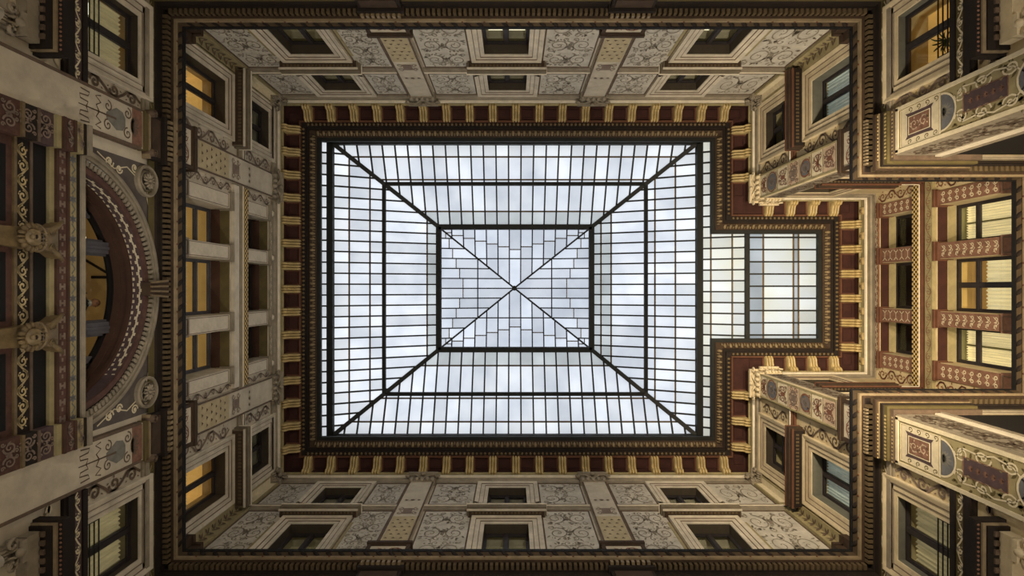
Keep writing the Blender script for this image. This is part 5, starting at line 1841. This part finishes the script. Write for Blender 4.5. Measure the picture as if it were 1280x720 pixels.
P00, P10, P11, P01 = (X0, Y0, Z0), (X1, Y0, Z0), (X1, Y1, Z0), (X0, Y1, Z0)
Q00, Q10, Q11, Q01 = (RX0, RY0, Z1), (RX1, RY0, Z1), (RX1, RY1, Z1), (RX0, RY1, Z1)
gm = ['roofglass_bright', 'roofglass', 'roofglass', 'roofglass', 'roofglass_dim']
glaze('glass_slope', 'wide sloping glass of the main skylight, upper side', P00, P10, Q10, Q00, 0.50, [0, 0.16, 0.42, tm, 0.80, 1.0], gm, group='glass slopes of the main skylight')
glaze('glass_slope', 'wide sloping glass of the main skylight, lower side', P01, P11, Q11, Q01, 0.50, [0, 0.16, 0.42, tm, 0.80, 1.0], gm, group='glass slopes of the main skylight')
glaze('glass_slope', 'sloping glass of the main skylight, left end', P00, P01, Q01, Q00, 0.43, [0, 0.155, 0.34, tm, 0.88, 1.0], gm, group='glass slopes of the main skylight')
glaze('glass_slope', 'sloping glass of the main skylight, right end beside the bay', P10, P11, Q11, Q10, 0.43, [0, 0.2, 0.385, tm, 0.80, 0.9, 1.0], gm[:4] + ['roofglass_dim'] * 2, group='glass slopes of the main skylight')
# lantern
LZ = 24.45
l00, l10, l11, l01 = (RX0 + .02, RY0 + .02, LZ), (RX1 - .02, RY0 + .02, LZ), (RX1 - .02, RY1 - .02, LZ), (RX0 + .02, RY1 - .02, LZ)


def stag2(n):
    def f(c):
        k = min(c, n - 1 - c)
        return [0, 0.07 + 0.046 * k, 1.0]
    return f


for A_, B_, nm, ln_, pt in ((l00, l10, 'upper', RX1 - RX0, 0.5), (l01, l11, 'lower', RX1 - RX0, 0.5), (l00, l01, 'left', RY1 - RY0, 0.43), (l10, l11, 'right', RY1 - RY0, 0.43)):
    n_ = round((ln_ - 0.04) / pt)
    glaze('lantern_face', 'triangular %s face of the central glass pyramid' % nm, A_, B_, AP, AP, pt, stag2(n_), ['roofglass_lantern', 'roofglass_lantern'], group='faces of the central glass pyramid', barw=0.05)
fr = thing('skylight_frame', ((X0 + X1) / 2, (Y0 + Y1) / 2, Z0), 'dark steel ribs and ring beams carrying the main skylight', 'frame')
dz = Vector((0, 0, 0.10))
for a, b in ((P00, Q00), (P10, Q10), (P11, Q11), (P01, Q01)):
    obj('hip_beam', MB().beam(Vector(a) - dz, Vector(b) - dz, 0.17, 0.2), 'steel', fr)
for a, b in ((Q00, Q10), (Q10, Q11), (Q11, Q01), (Q01, Q00)):
    obj('ring_beam', MB().beam(Vector(a) - dz, Vector(b) - dz, 0.22, 0.26), 'steel', fr)
for a, b in ((P00, P10), (P10, P11), (P11, P01), (P01, P00)):
    obj('eaves_beam', MB().beam(Vector(a) - dz, Vector(b) - dz, 0.24, 0.26), 'steel', fr)
ml = [Vector(a).lerp(Vector(b), tm) - dz for a, b in ((P00, Q00), (P10, Q10), (P11, Q11), (P01, Q01))]
for i in range(4):
    obj('purlin', MB().beam(ml[i], ml[(i + 1) % 4], 0.14, 0.16), 'steel', fr)
for a in (l00, l10, l11, l01):
    obj('lantern_rib', MB().beam(Vector(a) - dz * 0.6, AP - dz * 0.6, 0.075, 0.08), 'steel', fr)
obj('lantern_boss', MB().blob(AP - dz * 0.9, (0.12, 0, 0), (0, 0.12, 0), (0, 0, 0.08), 10, 5), 'steel', fr, smooth=True)
obj('lantern_purlin', MB().beam(Vector(l00).lerp(AP, 0.5) - dz, Vector(l01).lerp(AP, 0.5) - dz, 0.05, 0.04), 'steel', fr)
obj('lantern_purlin', MB().beam(Vector(l10).lerp(AP, 0.5) - dz, Vector(l11).lerp(AP, 0.5) - dz, 0.05, 0.04), 'steel', fr)
obj('lantern_purlin', MB().beam(Vector(l00).lerp(AP, 0.5) - dz, Vector(l10).lerp(AP, 0.5) - dz, 0.05, 0.04), 'steel', fr)
obj('lantern_purlin', MB().beam(Vector(l01).lerp(AP, 0.5) - dz, Vector(l11).lerp(AP, 0.5) - dz, 0.05, 0.04), 'steel', fr)
# strips outside the eaves beams and the bay
sl = (Z1 - Z0) / (X1 - RX1)
XB = 9.02
glaze('glass_strip', 'narrow glass strip left of the main skylight', (X0, Y0, Z0), (X0, Y1, Z0), (X0 - 0.75, Y1, Z0 - 0.2), (X0 - 0.75, Y0, Z0 - 0.2), 0.43, [0, 1.0], ['roofglass_bright'], group='edge strips of the skylight')
for a, b, nm in ((Y0, -2.45, 'above'), (2.25, Y1, 'below')):
    glaze('glass_strip', 'narrow glass strip right of the main skylight, %s the bay' % nm, (X1, a, Z0), (X1, b, Z0), (X1 + 0.8, b, Z0 - 0.8 * sl), (X1 + 0.8, a, Z0 - 0.8 * sl), 0.43, [0, 1.0], ['bayglass'], group='edge strips of the skylight')
glaze('bay_slope', 'bright sloping glass between the main skylight and the bay', (X1, -2.45, Z0), (X1, 2.25, Z0), (XB, 2.25, Z0 - (XB - X1) * sl), (XB, -2.45, Z0 - (XB - X1) * sl), 0.43, [0, 0.27, 0.72, 1.0], ['bayglass'])
ZB = Z0 - (XB - X1) * sl - 0.05
bayr = glaze('bay_skylight', 'flat glass roof of the right bay with a sunlit cream tint', (XB, -2.45, ZB), (XB, 2.25, ZB), (E - 0.7, 2.25, ZB), (E - 0.7, -2.45, ZB), 0.452, [0, 0.2, 0.56, 0.62, 1.0], ['roofglass_dim', 'bayglass', 'roofglass_dim', 'bayglass'])
obj('edge_beam', MB().beam((XB, -2.45, ZB - 0.06), (XB, 2.25, ZB - 0.06), 0.16, 0.14), 'steel', bayr)
